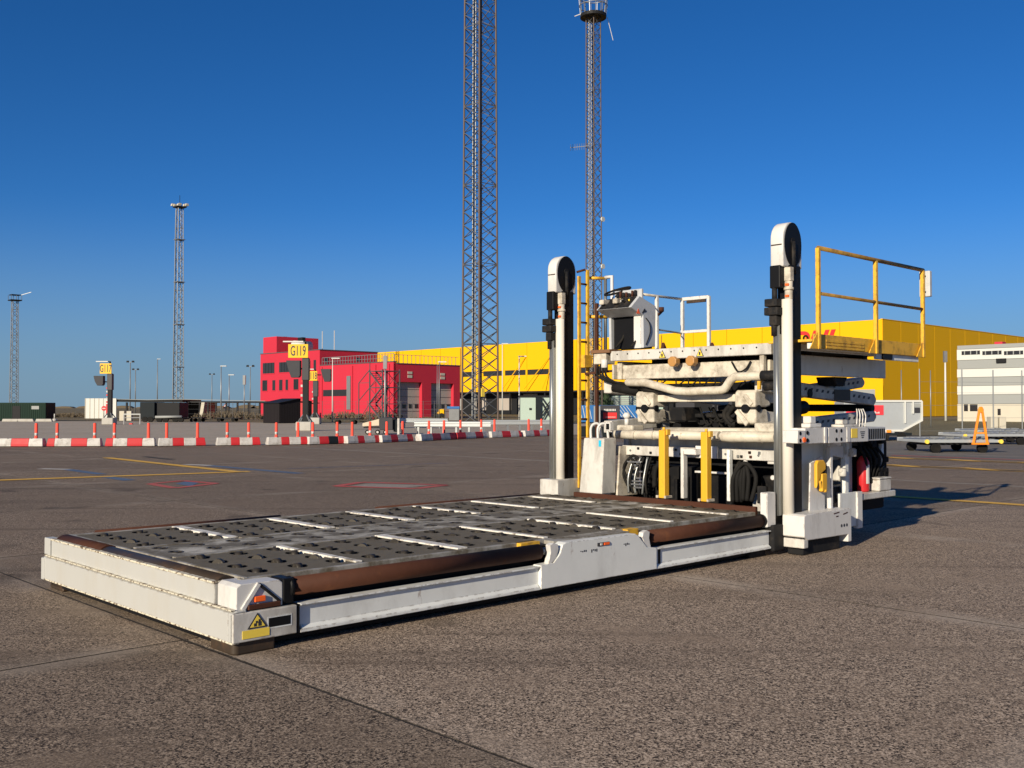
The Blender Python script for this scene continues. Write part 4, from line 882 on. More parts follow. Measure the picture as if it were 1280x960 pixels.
# ---- yellow logistics building (same axes as the loader)
c = loc(DP(1103, 399, 165)); aD, bD, hD = c.x, c.y, c.z
DH = thing('logistics_building', 'long yellow logistics hall with red italic letters and window strip behind the loader', 'building', W(aD, bD), ANG)
off = (aD, bD, 0)
bl = L(440, 443, a=aD).y
hw0, hw1 = L(640, 489.5, a=aD).z, 0
b = MB(off); b.box(aD + .3, aD + 120, bD + .3, bl, 0.0, hD - .4); b.build('hall_core', 'dark_grey', DH)
b = MB(off); b.box(aD + .2, aD + 120.2, bD + .2, bl, hD - .4, hD - .1); b.build('roof', 'dark_grey', DH)
# front band, split above and below the window strip
wz0, wz1 = L(640, 469.3, a=aD).z, L(640, 462.8, a=aD).z
bdock = L(990, 480, a=aD).y
nP = 20
for k in range(nP):
    y0_, y1_ = bD + (bl - bD) * k / nP + .04, bD + (bl - bD) * (k + 1) / nP - .04
    b = MB(off); b.box(aD, aD + .3, y0_, y1_, wz1, hD); b.build('cladding_panel', 'hall_yellow', DH)
    b = MB(off); b.box(aD, aD + .3, y0_, y1_, hw0, wz0); b.build('cladding_panel', 'hall_yellow', DH)
    if k % 4 == 2: b = MB(off); b.box(aD - .14, aD - .01, y0_ - .12, y0_ + .02, hw0, hD - .3); b.build('downpipe', 'rail_shade_dirt', DH)
b = MB(off); b.box(aD, aD + .3, bD, bdock, 0, hw0); b.build('front_cladding', 'hall_yellow', DH)
xs = [1103, 985, 905, 895, 830, 822, 768, 760, 721, 714, 688, 686, 659, 657, 631, 628, 604, 595, 578, 440]
for x0, x1 in zip(xs[0::2], xs[1::2]):
    b = MB(off); b.box(aD + .002, aD + .3, L(x0, 466, a=aD).y, L(x1, 466, a=aD).y, wz0, wz1); b.build('window_pier', 'hall_yellow', DH)
for x0, x1 in zip(xs[1:-1:2], xs[2::2]):
    b = MB(off); b.box(aD + .15, aD + .28, L(x0, 466, a=aD).y, L(x1, 466, a=aD).y, wz0, wz1); b.build('window', 'window', DH)
# loading dock under the band
for k in range(12):
    y = bdock + 4 + k * 8.5
    if y > bl: break
    b = MB(off); b.box(aD + .1, aD + .28, y, y + 4.4, .9, 4.6); b.build('dock_door', random.choice(['garage_door', 'clad_grey', 'grey_box']), DH)
b = MB(off); b.box(aD - 3.2, aD - .01, bdock, bl, hw0 - .35, hw0 - .02); b.build('dock_canopy', 'dark_grey', DH)
for k in range(9):
    y = bdock + 3 + k * 11
    b = MB(off); b.box(aD - 3, aD - 2.7, y, y + .3, 0, hw0 - .35); b.build('canopy_column', 'dark_grey', DH)
p = L(1066, 487, a=aD); q = L(1094, 512, a=aD)
b = MB(off); b.box(aD - .06, aD - .005, q.y, p.y, 0, p.z); b.build('roller_door', 'clad_grey', DH)
p = L(1072, 476, a=aD); b = MB(off); b.box(aD - .15, aD - .01, p.y - .6, p.y + .6, p.z - .6, p.z + .6); b.build('wall_sign', 'clad_white', DH)
# side wall: cladding panels with open seams
a_ = aD; k = 0
while a_ < aD + 118:
    w_ = 6.6; b = MB(off); b.box(a_ + .05, a_ + w_ - .05, bD, bD + .28, 0, hD); b.build('cladding_panel', 'hall_yellow', DH); a_ += w_
b = MB(off); b.box(aD - .04, aD + 120, bD - .05, bD + .35, hD, hD + .12); b.build('roof_edge', 'hall_yellow', DH)
lt = L(1022, 421, a=aD - .12)
ls = 4.0
text('letters', 'DHL', ls, 'hall_red', DH, Matrix.Translation((-.12, L(1016, 424, a=aD).y - bD, L(1030, 424.5, a=aD).z)) @ FACE_U, shear=.35, bold=.12, depth=.06, xs=1.15)
for x0, y0, x1, y1 in ((628, 486, 657, 446), (655, 486, 690, 442), (678, 486, 686, 466), (810, 486, 835, 455)):
    p0, p1 = L(x0, y0, a=aD - 1.5), L(x1, y1, a=aD - .2); b = MB(off); b.bar(P3(p0), P3(p1), .14); b.build('tie_rod', 'hall_yellow', DH)
# ---- white and grey banded building
c = loc(G(1197, 526.7)); aW, bW = c.x, c.y
WB = thing('banded_office_building', 'white and grey horizontally banded office block right of the loader', 'building', W(aW, bW), ANG); off = (aW, bW, 0)
hW = L(1197, 432, a=aW).z; wR = -34
b = MB(off); b.box(aW + .2, aW + 14, bW - .2, bW + wR, 0, hW - .2); b.build('core', 'clad_cream', WB)
ys = [(505, 527, 'clad_cream'), (493.5, 505, 'clad_grey'), (482.5, 493.5, 'clad_white'), (472, 482.5, 'clad_grey'), (461.5, 472, 'clad_white'), (450.5, 461.5, 'clad_grey'), (437, 450.5, 'clad_white'), (432, 437, 'clad_grey')]
for y0, y1, m_ in ys:
    z1 = L(1197, y0, a=aW).z if y0 > 432 else hW; z0 = max(0, L(1197, y1, a=aW).z)
    d_ = 0 if m_ != 'clad_grey' else .04
    b = MB(off); b.box(aW + d_, aW + .2, bW - d_, bW + wR, z0 + .02, z1 - .02); b.build('cladding_band', m_, WB)
for x0, x1 in ((1202, 1225), (1228, 1252), (1255, 1279)):
    p, q = L(x0, 439, a=aW), L(x1, 443, a=aW); b = MB(off); b.box(aW - .02, aW + .05, p.y, q.y, q.z, p.z); w_ = b.build('window', 'window', WB)
    for k in range(3):
        y = p.y + (q.y - p.y) * (k + .5) / 3; b = MB(off); b.box(aW - .05, aW - .015, y - .05, y + .05, q.z, p.z); b.build('mullion', 'clad_grey', w_)
for x0, x1, y0, y1 in ((1205, 1210, 505.5, 514), (1212.5, 1222, 505.5, 514), (1247, 1251, 511, 519)):
    p, q = L(x0, y0, a=aW), L(x1, y1, a=aW); b = MB(off); b.box(aW - .03, aW + .05, p.y, q.y, q.z, p.z); b.build('window', 'window', WB)
p = L(1252, 451, a=aW); b = MB(off); b.box(aW - .25, aW - .01, p.y - .5, p.y + .5, p.z - .2, p.z + .25); b.build('wall_lamp', 'dark_grey', WB)
p, q = L(1243, 428.5, a=aW + 2), L(1253, 428.5, a=aW + 2); b = MB(off); b.box(aW + 2, aW + 3, p.y, q.y, hW - .2, hW + .35); b.build('roof_unit', 'fire_red', WB)
# ---- red fire station
c = loc(DP(492, 454.5, 140)); aR, bR, hR = c.x, c.y, c.z
RB = thing('fire_station', 'bright red fire station with two grey vehicle doors and roof railing', 'building', W(aR, bR), ANG); off = (aR, bR, 0)
bT = L(400, 450, a=aR).y; bE = L(326, 450, a=aR).y; hU = L(400, 437.5, a=aR).z; hTow = L(335, 421.5, a=aR).z
aE = L(575, 470, b=bR).x
def wall_b(name, b0, a0, a1, z0, z1, holes, m_, th=.5):
    """wall on plane b0 running along a, with openings"""
    xs_ = sorted({a0, a1} | {h[0] for h in holes} | {h[1] for h in holes}); zs_ = sorted({z0, z1} | {h[2] for h in holes} | {h[3] for h in holes})
    mb = MB(off)
    for i in range(len(xs_) - 1):
        for j in range(len(zs_) - 1):
            mx_, mz = (xs_[i] + xs_[i + 1]) / 2, (zs_[j] + zs_[j + 1]) / 2
            if any(h[0] < mx_ < h[1] and h[2] < mz < h[3] for h in holes): continue
            mb.box(xs_[i], xs_[i + 1], b0, b0 + th, zs_[j], zs_[j + 1])
    return mb.build(name, m_, RB)
doors = []
for x0, x1, yt in ((496.7, 527.5, 477.3), (539, 567, 479)):
    p, q = L(x0, yt, b=bR), L(x1, yt, b=bR); doors.append((p.x, q.x, 0.0, p.z))
wall_b('garage_wall', bR, aR + .01, aE, 0, hR, doors, 'fire_red', 1.1)
for d in doors:
    b = MB(off); b.box(d[0] + .02, d[1] - .02, bR + .6, bR + 1.0, .02, d[3] - .02); g_ = b.build('garage_door', 'garage_door', RB)
    for k in range(4):
        w_ = (d[1] - d[0]) / 4; b = MB(off); b.box(d[0] + w_ * k + .25, d[0] + w_ * (k + 1) - .25, bR + .56, bR + .605, 1.45, 2.0); b.build('door_pane', 'window', g_)
    for k in range(1, 5): 
        b = MB(off); b.box(d[0] + .05, d[1] - .05, bR + .57, bR + .605, d[3] * k / 5 - .02, d[3] * k / 5 + .02); b.build('door_seam', 'dark_grey', g_)
    cx_ = (d[0] + d[1]) / 2; b = MB(off); b.box(cx_ - .4, cx_ + .4, bR - .06, bR - .01, d[3] + .6, d[3] + 1.0); b.box(cx_ - .4, cx_ + .4, bR - .06, bR - .01, d[3] + 1.15, d[3] + 1.5); b.build('door_number_plate', 'clad_cream', RB)
b = MB(off); b.box(aR, aR + .4, bR, bT + .1, 0, hR + .25); b.build('front_wall', 'fire_red', RB)
b = MB(off); b.box(aR + .4, aE, bR + 1.3, bE - 1, 0, hR - .05); b.build('lower_block', 'fire_red', RB)
aU = L(472, 440, b=bT).x
b = MB(off); b.box(aR - .05, aU, bT, bE, 0, hU); b.build('upper_block', 'fire_red', RB)
b346 = L(346, 430, a=aR).y
b = MB(off); b.box(aR - .02, L(398, 432, b=b346).x, b346, bE - .8, hU, hTow); b.build('roof_tower', 'fire_red', RB)
b = MB(off); b.prism(circ(L(357, 440, a=aR).y, hU + 1.0, 1.0, 14), 'a', aR + 1.5, aR + 4.5, True); b.build('roof_tank', 'clad_white', RB)
b = MB(off)
for x in (352, 375): y = L(x, 430, a=aR + 3).y; b.box(aR + 3, aR + 3.6, y - .7, y + .7, hTow - .1 if x < 360 else hU + 1.95, hTow + .25 if x < 360 else hU + 2.6)
stuff(b.build('roof_antennas', 'dark_grey', RB))
Wn = [(328.6, 343, 454.0, 466.5), (349, 362, 453, 465), (385.5, 388, 451, 463), (392, 395, 450, 462.5), (328, 334, 475.5, 488.5), (340.5, 344, 475.3, 488), (349, 353, 474.8, 488), (357, 360, 474.6, 487.5), (367, 373, 474, 487)]
for x0, x1, y0, y1 in Wn:
    p, q = L(x0, y0, a=aR - .06), L(x1, y1, a=aR - .06)
    b = MB(off); b.box(aR - .075, aR - .03, p.y, q.y, q.z, p.z); w_ = b.build('window', 'window', RB)
    b = MB(off); b.box(aR - .12, aR - .04, p.y + .08, q.y - .08, q.z - .12, q.z - .005); b.build('sill', 'fire_red', w_)
    if p.y - q.y > 1.2:
        for k in (1, 2, 3):
            y = p.y + (q.y - p.y) * k / 4; b = MB(off); b.box(aR - .095, aR - .07, y - .04, y + .04, q.z, p.z); b.build('mullion', 'dark_grey', w_)
p, q = L(404, 487.5, a=aR), L(434, 495, a=aR); b = MB(off); b.box(aR - .03, aR + .02, p.y, q.y, q.z, p.z); b.build('ribbon_window', 'window', RB)
p, q = L(434, 470, a=aR), L(438.5, 512, a=aR); b = MB(off); b.box(aR - .12, aR - .01, p.y, q.y, q.z, p.z); b.build('letter_panel', 'galv', RB)
for x0, x1 in ((405, 410), (446, 450)):
    p, q = L(x0, 447, b=bT), L(x1, 452, b=bT); b = MB(off); b.box(p.x, q.x, bT - .03, bT + .02, q.z, p.z); b.build('window', 'window', RB)
for bb0, bb1, zz_, ax0, ax1 in ((bR - .08, bT, hR + .25, aR - .08, aR + .5), (bT - .08, bE + .08, hU, aR - .13, aR + .5)):
    b = MB(off); b.box(ax0, ax1, bb0, bb1, zz_ + .002, zz_ + .12); b.build('coping', 'stair_grey', RB)
b = MB(off); b.box(aR + .5, aE + .1, bR - .08, bR + 1.2, hR + .002, hR + .12); b.build('coping', 'stair_grey', RB)
b = MB(off); b.box(aR + .5, aU + .08, bT - .08, bT + .4, hU + .002, hU + .12); b.build('coping', 'stair_grey', RB)
for x in (441, 470, 487, 403): y = L(x, 480, a=aR).y; b = MB(off); b.box(aR - .14, aR - .02, y - .07, y + .07, 0, hR); b.build('downpipe', 'fire_red', RB)
n_ = 26
b0_, b1_ = bT - .3, bR + .2
for k in range(n_ + 1):
    y = b0_ + (b1_ - b0_) * k / n_; barobj('rail_post', (.2, y - bR, hR + .2), (.2, y - bR, hR + 1.45), .07, 'galv', RB)
barobj('top_rail', (.2, b0_ - bR, hR + 1.45), (.2, b1_ - bR, hR + 1.45), .07, 'galv', RB); barobj('mid_rail', (.2, b0_ - bR, hR + .85), (.2, b1_ - bR, hR + .85), .05, 'galv', RB)
for k in range(16):
    x = .5 + (aE - aR - 1) * k / 15; barobj('rail_post', (x, .4, hR), (x, .4, hR + 1.3), .06, 'galv', RB)
barobj('top_rail', (.3, .4, hR + 1.3), (aE - aR, .4, hR + 1.3), .06, 'galv', RB)
for x, y0 in ((403.0, 414), (418, 413)):
    p = L(x, y0, a=aR + 8); barobj('antenna', (8, p.y - bR, hU), (8, p.y - bR, p.z), .09, 'clad_white', RB)
for x0, y0, x1, y1 in ((449, 474, 449, 520), ):
    pass
# external steel stair in front of the station
ST = thing('stair_tower', 'grey steel lattice stair tower in front of the red fire station', 'stairs', (DP(470, 500, 122).x, 122, 0), ANG)
def sbar(p0, p1, w, nm='brace'): barobj(nm, p0, p1, w * .75, 'stair_grey', ST)
TW, TH = 2.6, 6.2
for x in (0, TW):
    for y in (-1.3, 1.3): sbar((x, y, 0), (x, y, TH), .16, 'column')
for lv in (2.0, 4.0, 6.0):
    for y in (-1.3, 1.3): sbar((0, y, lv), (TW, y, lv), .12, 'beam')
    for x in (0, TW): sbar((x, -1.3, lv), (x, 1.3, lv), .12, 'beam')
    b = MB(); b.box(0, TW, -1.3, 1.3, lv - .04, lv); b.build('landing', 'stair_grey', ST)
for i, lv in enumerate((0, 2, 4)):
    s = 1 if i % 2 == 0 else -1
    for x in (-.1, .9): sbar((x, -1.3 * s, lv), (x, 1.3 * s, lv + 2), .18, 'stringer')
    for x in (0, TW): sbar((x, -1.3, lv), (x, 1.3, lv + 2), .07); sbar((x, 1.3, lv), (x, -1.3, lv + 2), .07)
    for y in (-1.3, 1.3): sbar((0, y, lv), (TW, y, lv + 2), .07)
    for k in range(7): b = MB(); z = lv + .25 * k + .2; y = s * (-1.3 + 2.6 * (k + .5) / 7); b.box(-.1, .95, y - .16, y + .16, z, z + .05); b.build('tread', 'stair_grey', ST)
sbar((0, 1.3, TH), (0, 1.3, TH + 1), .1, 'column'); sbar((0, 3.6, 0), (0, 3.6, 4.6), .12, 'column'); sbar((0, 3.6, 4.6), (0, 1.3, 6.2), .1); sbar((0, 3.6, 0), (0, 1.3, 2.0), .08); sbar((0, 3.6, 2.4), (0, 1.3, 4.0), .1); sbar((0, 3.6, 4.6), (0, 1.3, 4.6), .08)

# ---- lattice towers
def lattice(name, label, base, w0, w1, H, npan, leg, br, mleg, mbr, indiv, rot=ANG, grp=None, xbr=True):
    t = thing(name, label, 'tower', base, rot, grp)
    def cn(i, z):
        w = (w0 + (w1 - w0) * z / H) / 2; sx, sy = ((-1, -1), (1, -1), (1, 1), (-1, 1))[i % 4]; return Vector((sx * w, sy * w, z))
    for i in range(4): barobj('leg', cn(i, 0), cn(i, H), leg, mleg, t, 8)
    for i in range(4):
        mb = MB()
        for k in range(npan):
            z0, z1 = H * k / npan, H * (k + 1) / npan
            prs = [(cn(i, z0), cn(i + 1, z1))] if (not xbr and k % 2) else [(cn(i + 1, z0), cn(i, z1))] if not xbr else [(cn(i, z0), cn(i + 1, z1)), (cn(i + 1, z0), cn(i, z1))]
            if k % 6 == 0 and k: prs.append((cn(i, z0), cn(i + 1, z0)))
            for p0, p1 in prs:
                if indiv: barobj('brace', p0, p1, br, mbr, t)
                else: mb.bar(p0, p1, br)
        if not indiv: stuff(mb.build('bracing', mbr, t))
    return t, cn
t1, cn = lattice('lattice_tower', 'tall brown lattice floodlight tower left of the loader, cut by the picture top', G(600, 530.2) + Vector((-.05, 1.7, 0)), 2.45, 2.08, 46, 36, .19, .065, 'tower_brown', 'brace_grey', True)
for k, (x, y) in enumerate(((-.35, .75), (-.15, .8), (.05, .78))): barobj('cable_duct', (x, y, .5), (x * .9, y * .9, 45), .13, 'galv', t1, 6)
for k in range(40): barobj('climbing_rung', (.25, .8, 1 + k * 1.1), (.7, .8, 1 + k * 1.1), .05, 'galv', t1)
b = MB(); b.box(-1.0, -.6, -1.32, -1.22, 2.6, 3.4); b.build('notice_plate', 'label_yellow', t1)
b2 = DP(742.5, 480, 110); b2.z = 0
t2, cn2 = lattice('lattice_tower', 'slim grey lattice mast with round top platform behind the loader', b2, 1.25, 1.12, 44.6, 44, .13, .045, 'tower_brown', 'brace_grey', False)
for x in (-.3, -.1, .15): barobj('cable_duct', (x, .45, 0), (x, .42, 44.5), .09, 'galv', t2, 6)
b = MB(); b.prism(circ(0, 0, 1.45, 28), 'h', 44.6, 44.95); b.build('platform', 'dark_grey', t2)
b = MB(); b.tube([(1.55 * math.cos(t), 1.55 * math.sin(t), 45.9) for t in [2 * math.pi * k / 28 for k in range(28)]], .05, 6, closed=True); b.build('guard_ring', 'galv', t2)
b = MB(); b.tube([(1.55 * math.cos(t), 1.55 * math.sin(t), 46.9) for t in [2 * math.pi * k / 28 for k in range(28)]], .05, 6, closed=True); b.build('guard_ring', 'galv', t2)
for k in range(14):
    t = 2 * math.pi * k / 14; barobj('guard_post', (1.42 * math.cos(t), 1.42 * math.sin(t), 44.9), (1.6 * math.cos(t), 1.6 * math.sin(t), 47), .06, 'galv', t2)
barobj('loose_cable', (1.2, -1.0, 44.7), (1.75, -1.35, 42.2), .05, 'clad_white', t2)
barobj('bracket_arm', (-1.3, .7, 44.9), (-1.85, 1.1, 44.6), .08, 'clad_white', t2)
zz = DP(730, 183, 110).z; barobj('antenna_boom', (-.6, .3, zz), (-2.0, 1.6, zz - .2), .06, 'galv', t2)
for k in range(7):
    f_ = k / 6; c_ = Vector((-.9 - 1.1 * f_, .58 + 1.02 * f_, zz - .05 - .15 * f_)); barobj('antenna_element', c_ - Vector((0, 0, .35)), c_ + Vector((0, 0, .35)), .035, 'galv', t2)
for px, py in ((745, 274), (751, 333)):
    z = DP(px, py, 110).z; b = MB(); b.prism(circ(.75, z, .28, 12), 'b', -.75, -.6); b.build('floodlight', 'clad_white', t2)
b3 = DP(223, 480, 200); b3.z = 0
t3, _ = lattice('lattice_tower', 'thin grey lattice floodlight mast above the dark trailer at the left', b3, 1.5, 1.0, 41.5, 40, .17, .07, 'galv', 'tower_grey', False, xbr=False)
barobj('cable_duct', (-.95, .6, 0), (-.6, .5, 41), .13, 'galv', t3, 6)
for k in range(4): z = 9.5 + k * 8.5; b = MB(); b.box(-.85, .85, -.85, .85, z, z + .14); b.build('mast_collar', 'tower_grey', t3)
b = MB(); b.box(-1, 1, -1, 1, 41.5, 41.7); b.build('head_frame', 'dark_grey', t3)
for x, y, z in ((-.7, .7, 0), (0, 0, .2), (.7, -.7, 0), (-1.0, 1.0, .1), (1.0, -1.0, .1), (-.4, -.4, 0)):
    b = MB(); b.prism([(x - .32, 41.75 + z), (x + .32, 41.75 + z), (x + .22, 42.2 + z), (x - .22, 42.2 + z)], 'b', y - .3, y + .3); b.build('floodlight', 'clad_cream', t3)
barobj('lightning_rod', (0, 0, 41.7), (0, 0, 44), .07, 'dark_grey', t3)
b4 = DP(17.5, 480, 310); b4.z = 0
t4, _ = lattice('lattice_tower', 'distant grey lattice mast with railed head behind the green container', b4, 2.0, 1.5, 34.5, 26, .22, .1, 'tower_grey', 'tower_grey', False, xbr=False)
b = MB(); b.box(-1.6, 1.6, -1.6, 1.6, 34.5, 34.8); b.box(-1.4, 1.4, -1.4, 1.4, 36.2, 36.4); b.build('head_platform', 'dark_grey', t4)
for x in (-1.5, 0, 1.5):
    for y in (-1.5, 1.5): barobj('guard_post', (x, y, 34.8), (x, y, 36.2), .12, 'galv', t4)
barobj('lamp_arm', (1.4, -1.4, 36.3), (3.6, -3.6, 37.2), .15, 'galv', t4)

# ---- light poles
POLE = {'plain': 'slim street light pole', 'tee': 'floodlight pole with twin heads'}
def pole(px, ytop, d, label, kind='lamp', r=.09, m_='galv'):
    p = DP(px, ytop, d); h = p.z
    o = thing('light_pole', label, 'light pole', (p.x, p.y, 0), 0, 'light poles behind the apron')
    b = MB(); b.tube([(0, 0, 0), (0, 0, h)], [r, r * .6], 8); b.build('pole', m_, o)
    if kind == 'lamp': b = MB(); b.box(-.1, .75, -.15, .15, h, h + .1); b.build('lamp_head', 'clad_white', o)
    elif kind == 'tee':
        b = MB(); b.box(-.6, .6, -.08, .08, h - .1, h); b.build('crossarm', m_, o)
        for s in (-1, 1): b = MB(); b.prism([(s * .6 - .28, h - .1), (s * .6 + .28, h - .1), (s * .6 + .2, h + .3), (s * .6 - .2, h + .3)], 'b', -.2, .2); b.build('lamp_head', 'dark_grey', o)
    elif kind == 'box': b = MB(); b.box(-.18, .18, -.18, .18, h - 1.1, h + .2); b.build('head_box', 'tower_grey', o)
    return o
pole(163, 452.5, 230, 'dark pole with single head, leftmost of the three above the shelter roof', 'tee', .16, 'tower_grey')
pole(169.5, 462, 260, 'short dark floodlight pole just right of the leftmost pole above the shelter', 'tee', .16, 'tower_grey')
pole(197, 449, 240, 'tall dark pole between the short floodlight pole and the lattice mast', 'lamp', .15, 'tower_grey')
pole(265, 468, 300, 'faint distant pole right of the left lattice mast', 'tee', .16, 'tower_grey')
pole(276.5, 458, 140, 'pale lamp pole standing in front of the long shelter roof', 'lamp', .10)
pole(286.5, 469, 150, 'shorter pale lamp pole beside the warning triangle', 'lamp', .09)
pole(305.5, 471, 140, 'grey post with dark head left of the red fire station', 'box', .09)
pole(313, 458, 220, 'pole with Y-shaped twin head at the left edge of the fire station', 'tee', .12, 'tower_grey')
pole(415.8, 448.5, 105, 'thin white lamp pole in front of the red fire station', 'lamp', .07, 'clad_white')
pole(481.5, 447, 98, 'stout galvanised post with head box beside the stair tower', 'box', .12)
pole(549, 453, 105, 'pale lamp pole between the two vehicle doors', 'lamp', .06, 'galv')
pole(546.5, 456, 112, 'second thin pale pole between the two vehicle doors', 'none', .05, 'galv')
pole(649, 446, 105, 'pale lamp pole beside the light green hut', 'lamp', .08, 'clad_white')
pole(628, 430, 130, 'tall thin pole in front of the yellow hall windows', 'lamp', .08, 'clad_white')
pole(1126.5, 462.5, 70, 'thin pole behind the white cargo container', 'none', .05)
pole(1163, 463, 80, 'thin pole right of the white cargo container', 'none', .06)
pole(1181.4, 441, 118, 'white tube post with base in front of the orange hall side', 'box', .15, 'clad_white')

# ---- red and white barriers
BAR = [((-6, 558.7), (54, 558.6), 'WRW', (-6, 13.7, 36, 54), (43,)),
       ((58, 558.6), (126, 558.2), 'RWRW', (58, 68, 89, 109, 126), (69.5, 117)),
       ((131, 558.4), (193.5, 558), 'RWRW', (131, 141, 159, 178, 193.5), (141.5, 184.5)),
       ((198, 558.2), (257, 557.2), 'WRWR', (198, 216, 230, 245, 257), (209, 247.5)),
       ((271, 557.4), (326, 556.6), 'WRWR', (271, 289, 300, 316, 326), (285, 312)),
       ((335, 556.8), (384.5, 555.8), 'WRWR', (335, 352, 362, 376, 384.5), (347, 374)),
       ((386.5, 556), (433, 554.8), 'WRBR', (386.5, 400, 412, 424, 433), (394, 425)),
       ((435, 555), (476, 553.4), 'WRWR', (435, 448, 456, 469, 476), (444, 466)),
       ((478, 553.6), (518.5, 551.8), 'WRWR', (478, 490, 499, 511, 518.5), (488, 508.5)),
       ((527, 551.8), (569, 549.4), 'WRWR', (527, 541, 551, 562, 569), (540, 558)),
       ((572, 549.4), (613, 547.4), 'RWRW', (572, 583, 595, 604, 613), (579.5, 605)),
       ((615, 547.6), (651, 546.2), 'WRWR', (615, 628, 638, 648, 651), (621.5,)),
       ((657, 546.2), (690, 544.8), 'WRWR', (657, 668, 675, 684, 690), (664.5, 680))]
BLAB = ['leftmost red and white barrier block, cut by the left picture edge', 'barrier block with red left end, just right of the leftmost one', 'second barrier block with a red left end, before the shelter',
        'white-ended barrier block in front of the dark trailer', 'barrier block in the widest gap, in front of the lamp poles', 'barrier block below the yellow G119 sign',
        'barrier block with a grey-blue middle piece below G118', 'barrier block left of the beige cart', 'barrier block in front of the beige and grey cart', 'barrier block below the two vehicle doors',
        'red-ended barrier block at the foot of the brown lattice tower', 'barrier block right of the brown lattice tower', 'rightmost barrier block, beside the left mast of the loader']
for (e0, e1, pat, cuts_, posts), lab in zip(BAR, BLAB):
    g0, g1 = G(*e0), G(*e1); d = g1 - g0; ln = d.length; rz = math.atan2(d.y, d.x) + random.uniform(-.035, .035)
    t = thing('barrier_block', lab, 'barrier', g0, rz, 'red and white barriers across the apron')
    def tx(px):
        f_ = (px - e0[0]) / (e1[0] - e0[0]); z0, z1 = g0.y, g1.y
        return ln * f_ * z0 / (z1 + f_ * (z0 - z1))   # perspective-correct place along the block
    for ch_, x0, x1 in zip(pat, cuts_[:-1], cuts_[1:]):
        u0, u1 = tx(x0), tx(x1); b = MB(); lo = .05
        pr = [(0, 0.02), (.40, 0.02), (.40, .12), (.33, .34), (.07, .34), (0, .12)]
        sl0 = .04 if x0 == cuts_[0] else 0; sl1 = .04 if x1 == cuts_[-1] else 0
        n6 = len(pr); vs = [(u0, p[0], p[1]) for p in pr] + [(u1, p[0], p[1]) for p in pr]
        vs = [(x + (sl0 if (k < n6 and z > .2) else -sl1 if (k >= n6 and z > .2) else 0), y, z) for k, (x, y, z) in enumerate(vs)]
        b.add(vs, [list(range(n6)), list(range(n6, 2 * n6))[::-1]] + [((k + 1) % n6, k, n6 + k, n6 + (k + 1) % n6) for k in range(n6)])
        b.build('segment', {'W': 'bar_white', 'R': 'bar_red', 'B': 'navy_box'}[ch_], t, .012)
    for k in (.18, .82):
        b = MB(); b.box(ln * k - .15, ln * k + .15, .05, .35, 0, .03); b.build('foot', 'rubber', t)
    for k in (.25, .75):
        b = MB(); b.box(ln * k - .03, ln * k + .03, .066, .1, .26, .342); b.build('link_slot', 'ink', t)
    for px in posts:
        x = tx(px); b = MB(); b.tube([(x, .2, .335), (x, .2, .36), (x, .2, .94), (x, .2, .96)], [.10, .062, .058, .02], 12); p_ = b.build('marker_post', 'post_orange', t)
        if random.random() < .6: b = MB(); b.tube([(x, .2, .45), (x, .2, .56)], .0635, 12); b.build('reflective_band', 'bar_white', p_)
# ---- gate signs
def gate_sign(name, base, hgt, bw, bh, txt, label, boxes):
    t = thing('gate_sign', label, 'gate sign', base, 0, 'yellow stand signs')
    b = MB(); b.box(-.55, .5, -.5, .5, 0, .62); b.build('concrete_base', 'concrete', t, .05)
    b = MB(); b.box(-.16, .2, -.16, .2, .62, hgt - bh + .02); b.build('column', 'dark_grey', t)
    b = MB(); b.box(-.30, -.16, -.14, .1, .9, 1.9); b.build('red_marking', 'bar_red', t)
    for k in range(5): b = MB(); b.box(-.29, -.16, -.13, .1, 2.0 + .32 * k, 2.16 + .32 * k); b.build('striped_marking', 'bar_white' if k % 2 else 'bar_red', t)
    for sx, sy in ((-1, -1), (1, -1), (1, 1), (-1, 1)): b = MB(); b.bar((sx * .38, sy * .38, .62), (sx * .12, sy * .12, 1.1), .07); b.build('base_stay', 'galv', t)
    b = MB(); b.box(-bw + .2, .22, -.26, -.18, hgt - bh, hgt); s_ = b.build('sign_board', 'sign_yellow', t, .01)
    text('sign_text', txt, bh * 1.02, 'ink', s_, Matrix.Translation((-bw / 2 + .21, -.268, hgt - bh / 2 - .02)) @ UPRIGHT, depth=.004, bold=.012, xs=.50)
    b = MB(); b.box(-bw - .15, -.1, -.3, .1, hgt + .14, hgt + .22); b.build('top_lamp', 'clad_white', t); b = MB(); b.box(-.06, .06, -.06, .06, hgt, hgt + .2); b.build('lamp_stem', 'dark_grey', t)
    for (x0, x1, z0, z1) in boxes:
        b = MB(); b.prism([(x0, z1), (x1, z1), (x1, z0 + .15), (x1 - .1, z0), (x0 + .35, z0), (x0 + .12, z1 - .5)], 'b', -.35, .15); b.build('guidance_box', 'grey_box', t, .02)
        b = MB(); b.box(min(x1, .15), max(x1, .15) if x1 < .15 else x0, -.05, .05, z1 - .6, z1 - .5); b.build('box_arm', 'dark_grey', t)
    b = MB(); b.box(-.2, .26, -.2, .26, hgt - bh - 1.5, hgt - bh - .02); b.build('control_cabinet', 'ink', t, .02)
gate_sign('g', G(381.5, 538.6), 5.85, 1.32, .92, 'G119', 'nearest stand sign, yellow board reading G119', [(-1.25, -.3, 3.6, 4.75)])
gate_sign('g', G(394, 530.2), 5.0, 1.05, .9, 'G118', 'stand sign reading G118, half hidden behind the G119 post', [(.55, 1.5, 4.0, 5.2)])
gate_sign('g', G(137, 530.6), 5.65, 1.05, .95, 'G117', 'yellow stand sign at the left beside the white shelter wall', [(-1.4, -.5, 3.6, 4.5)])
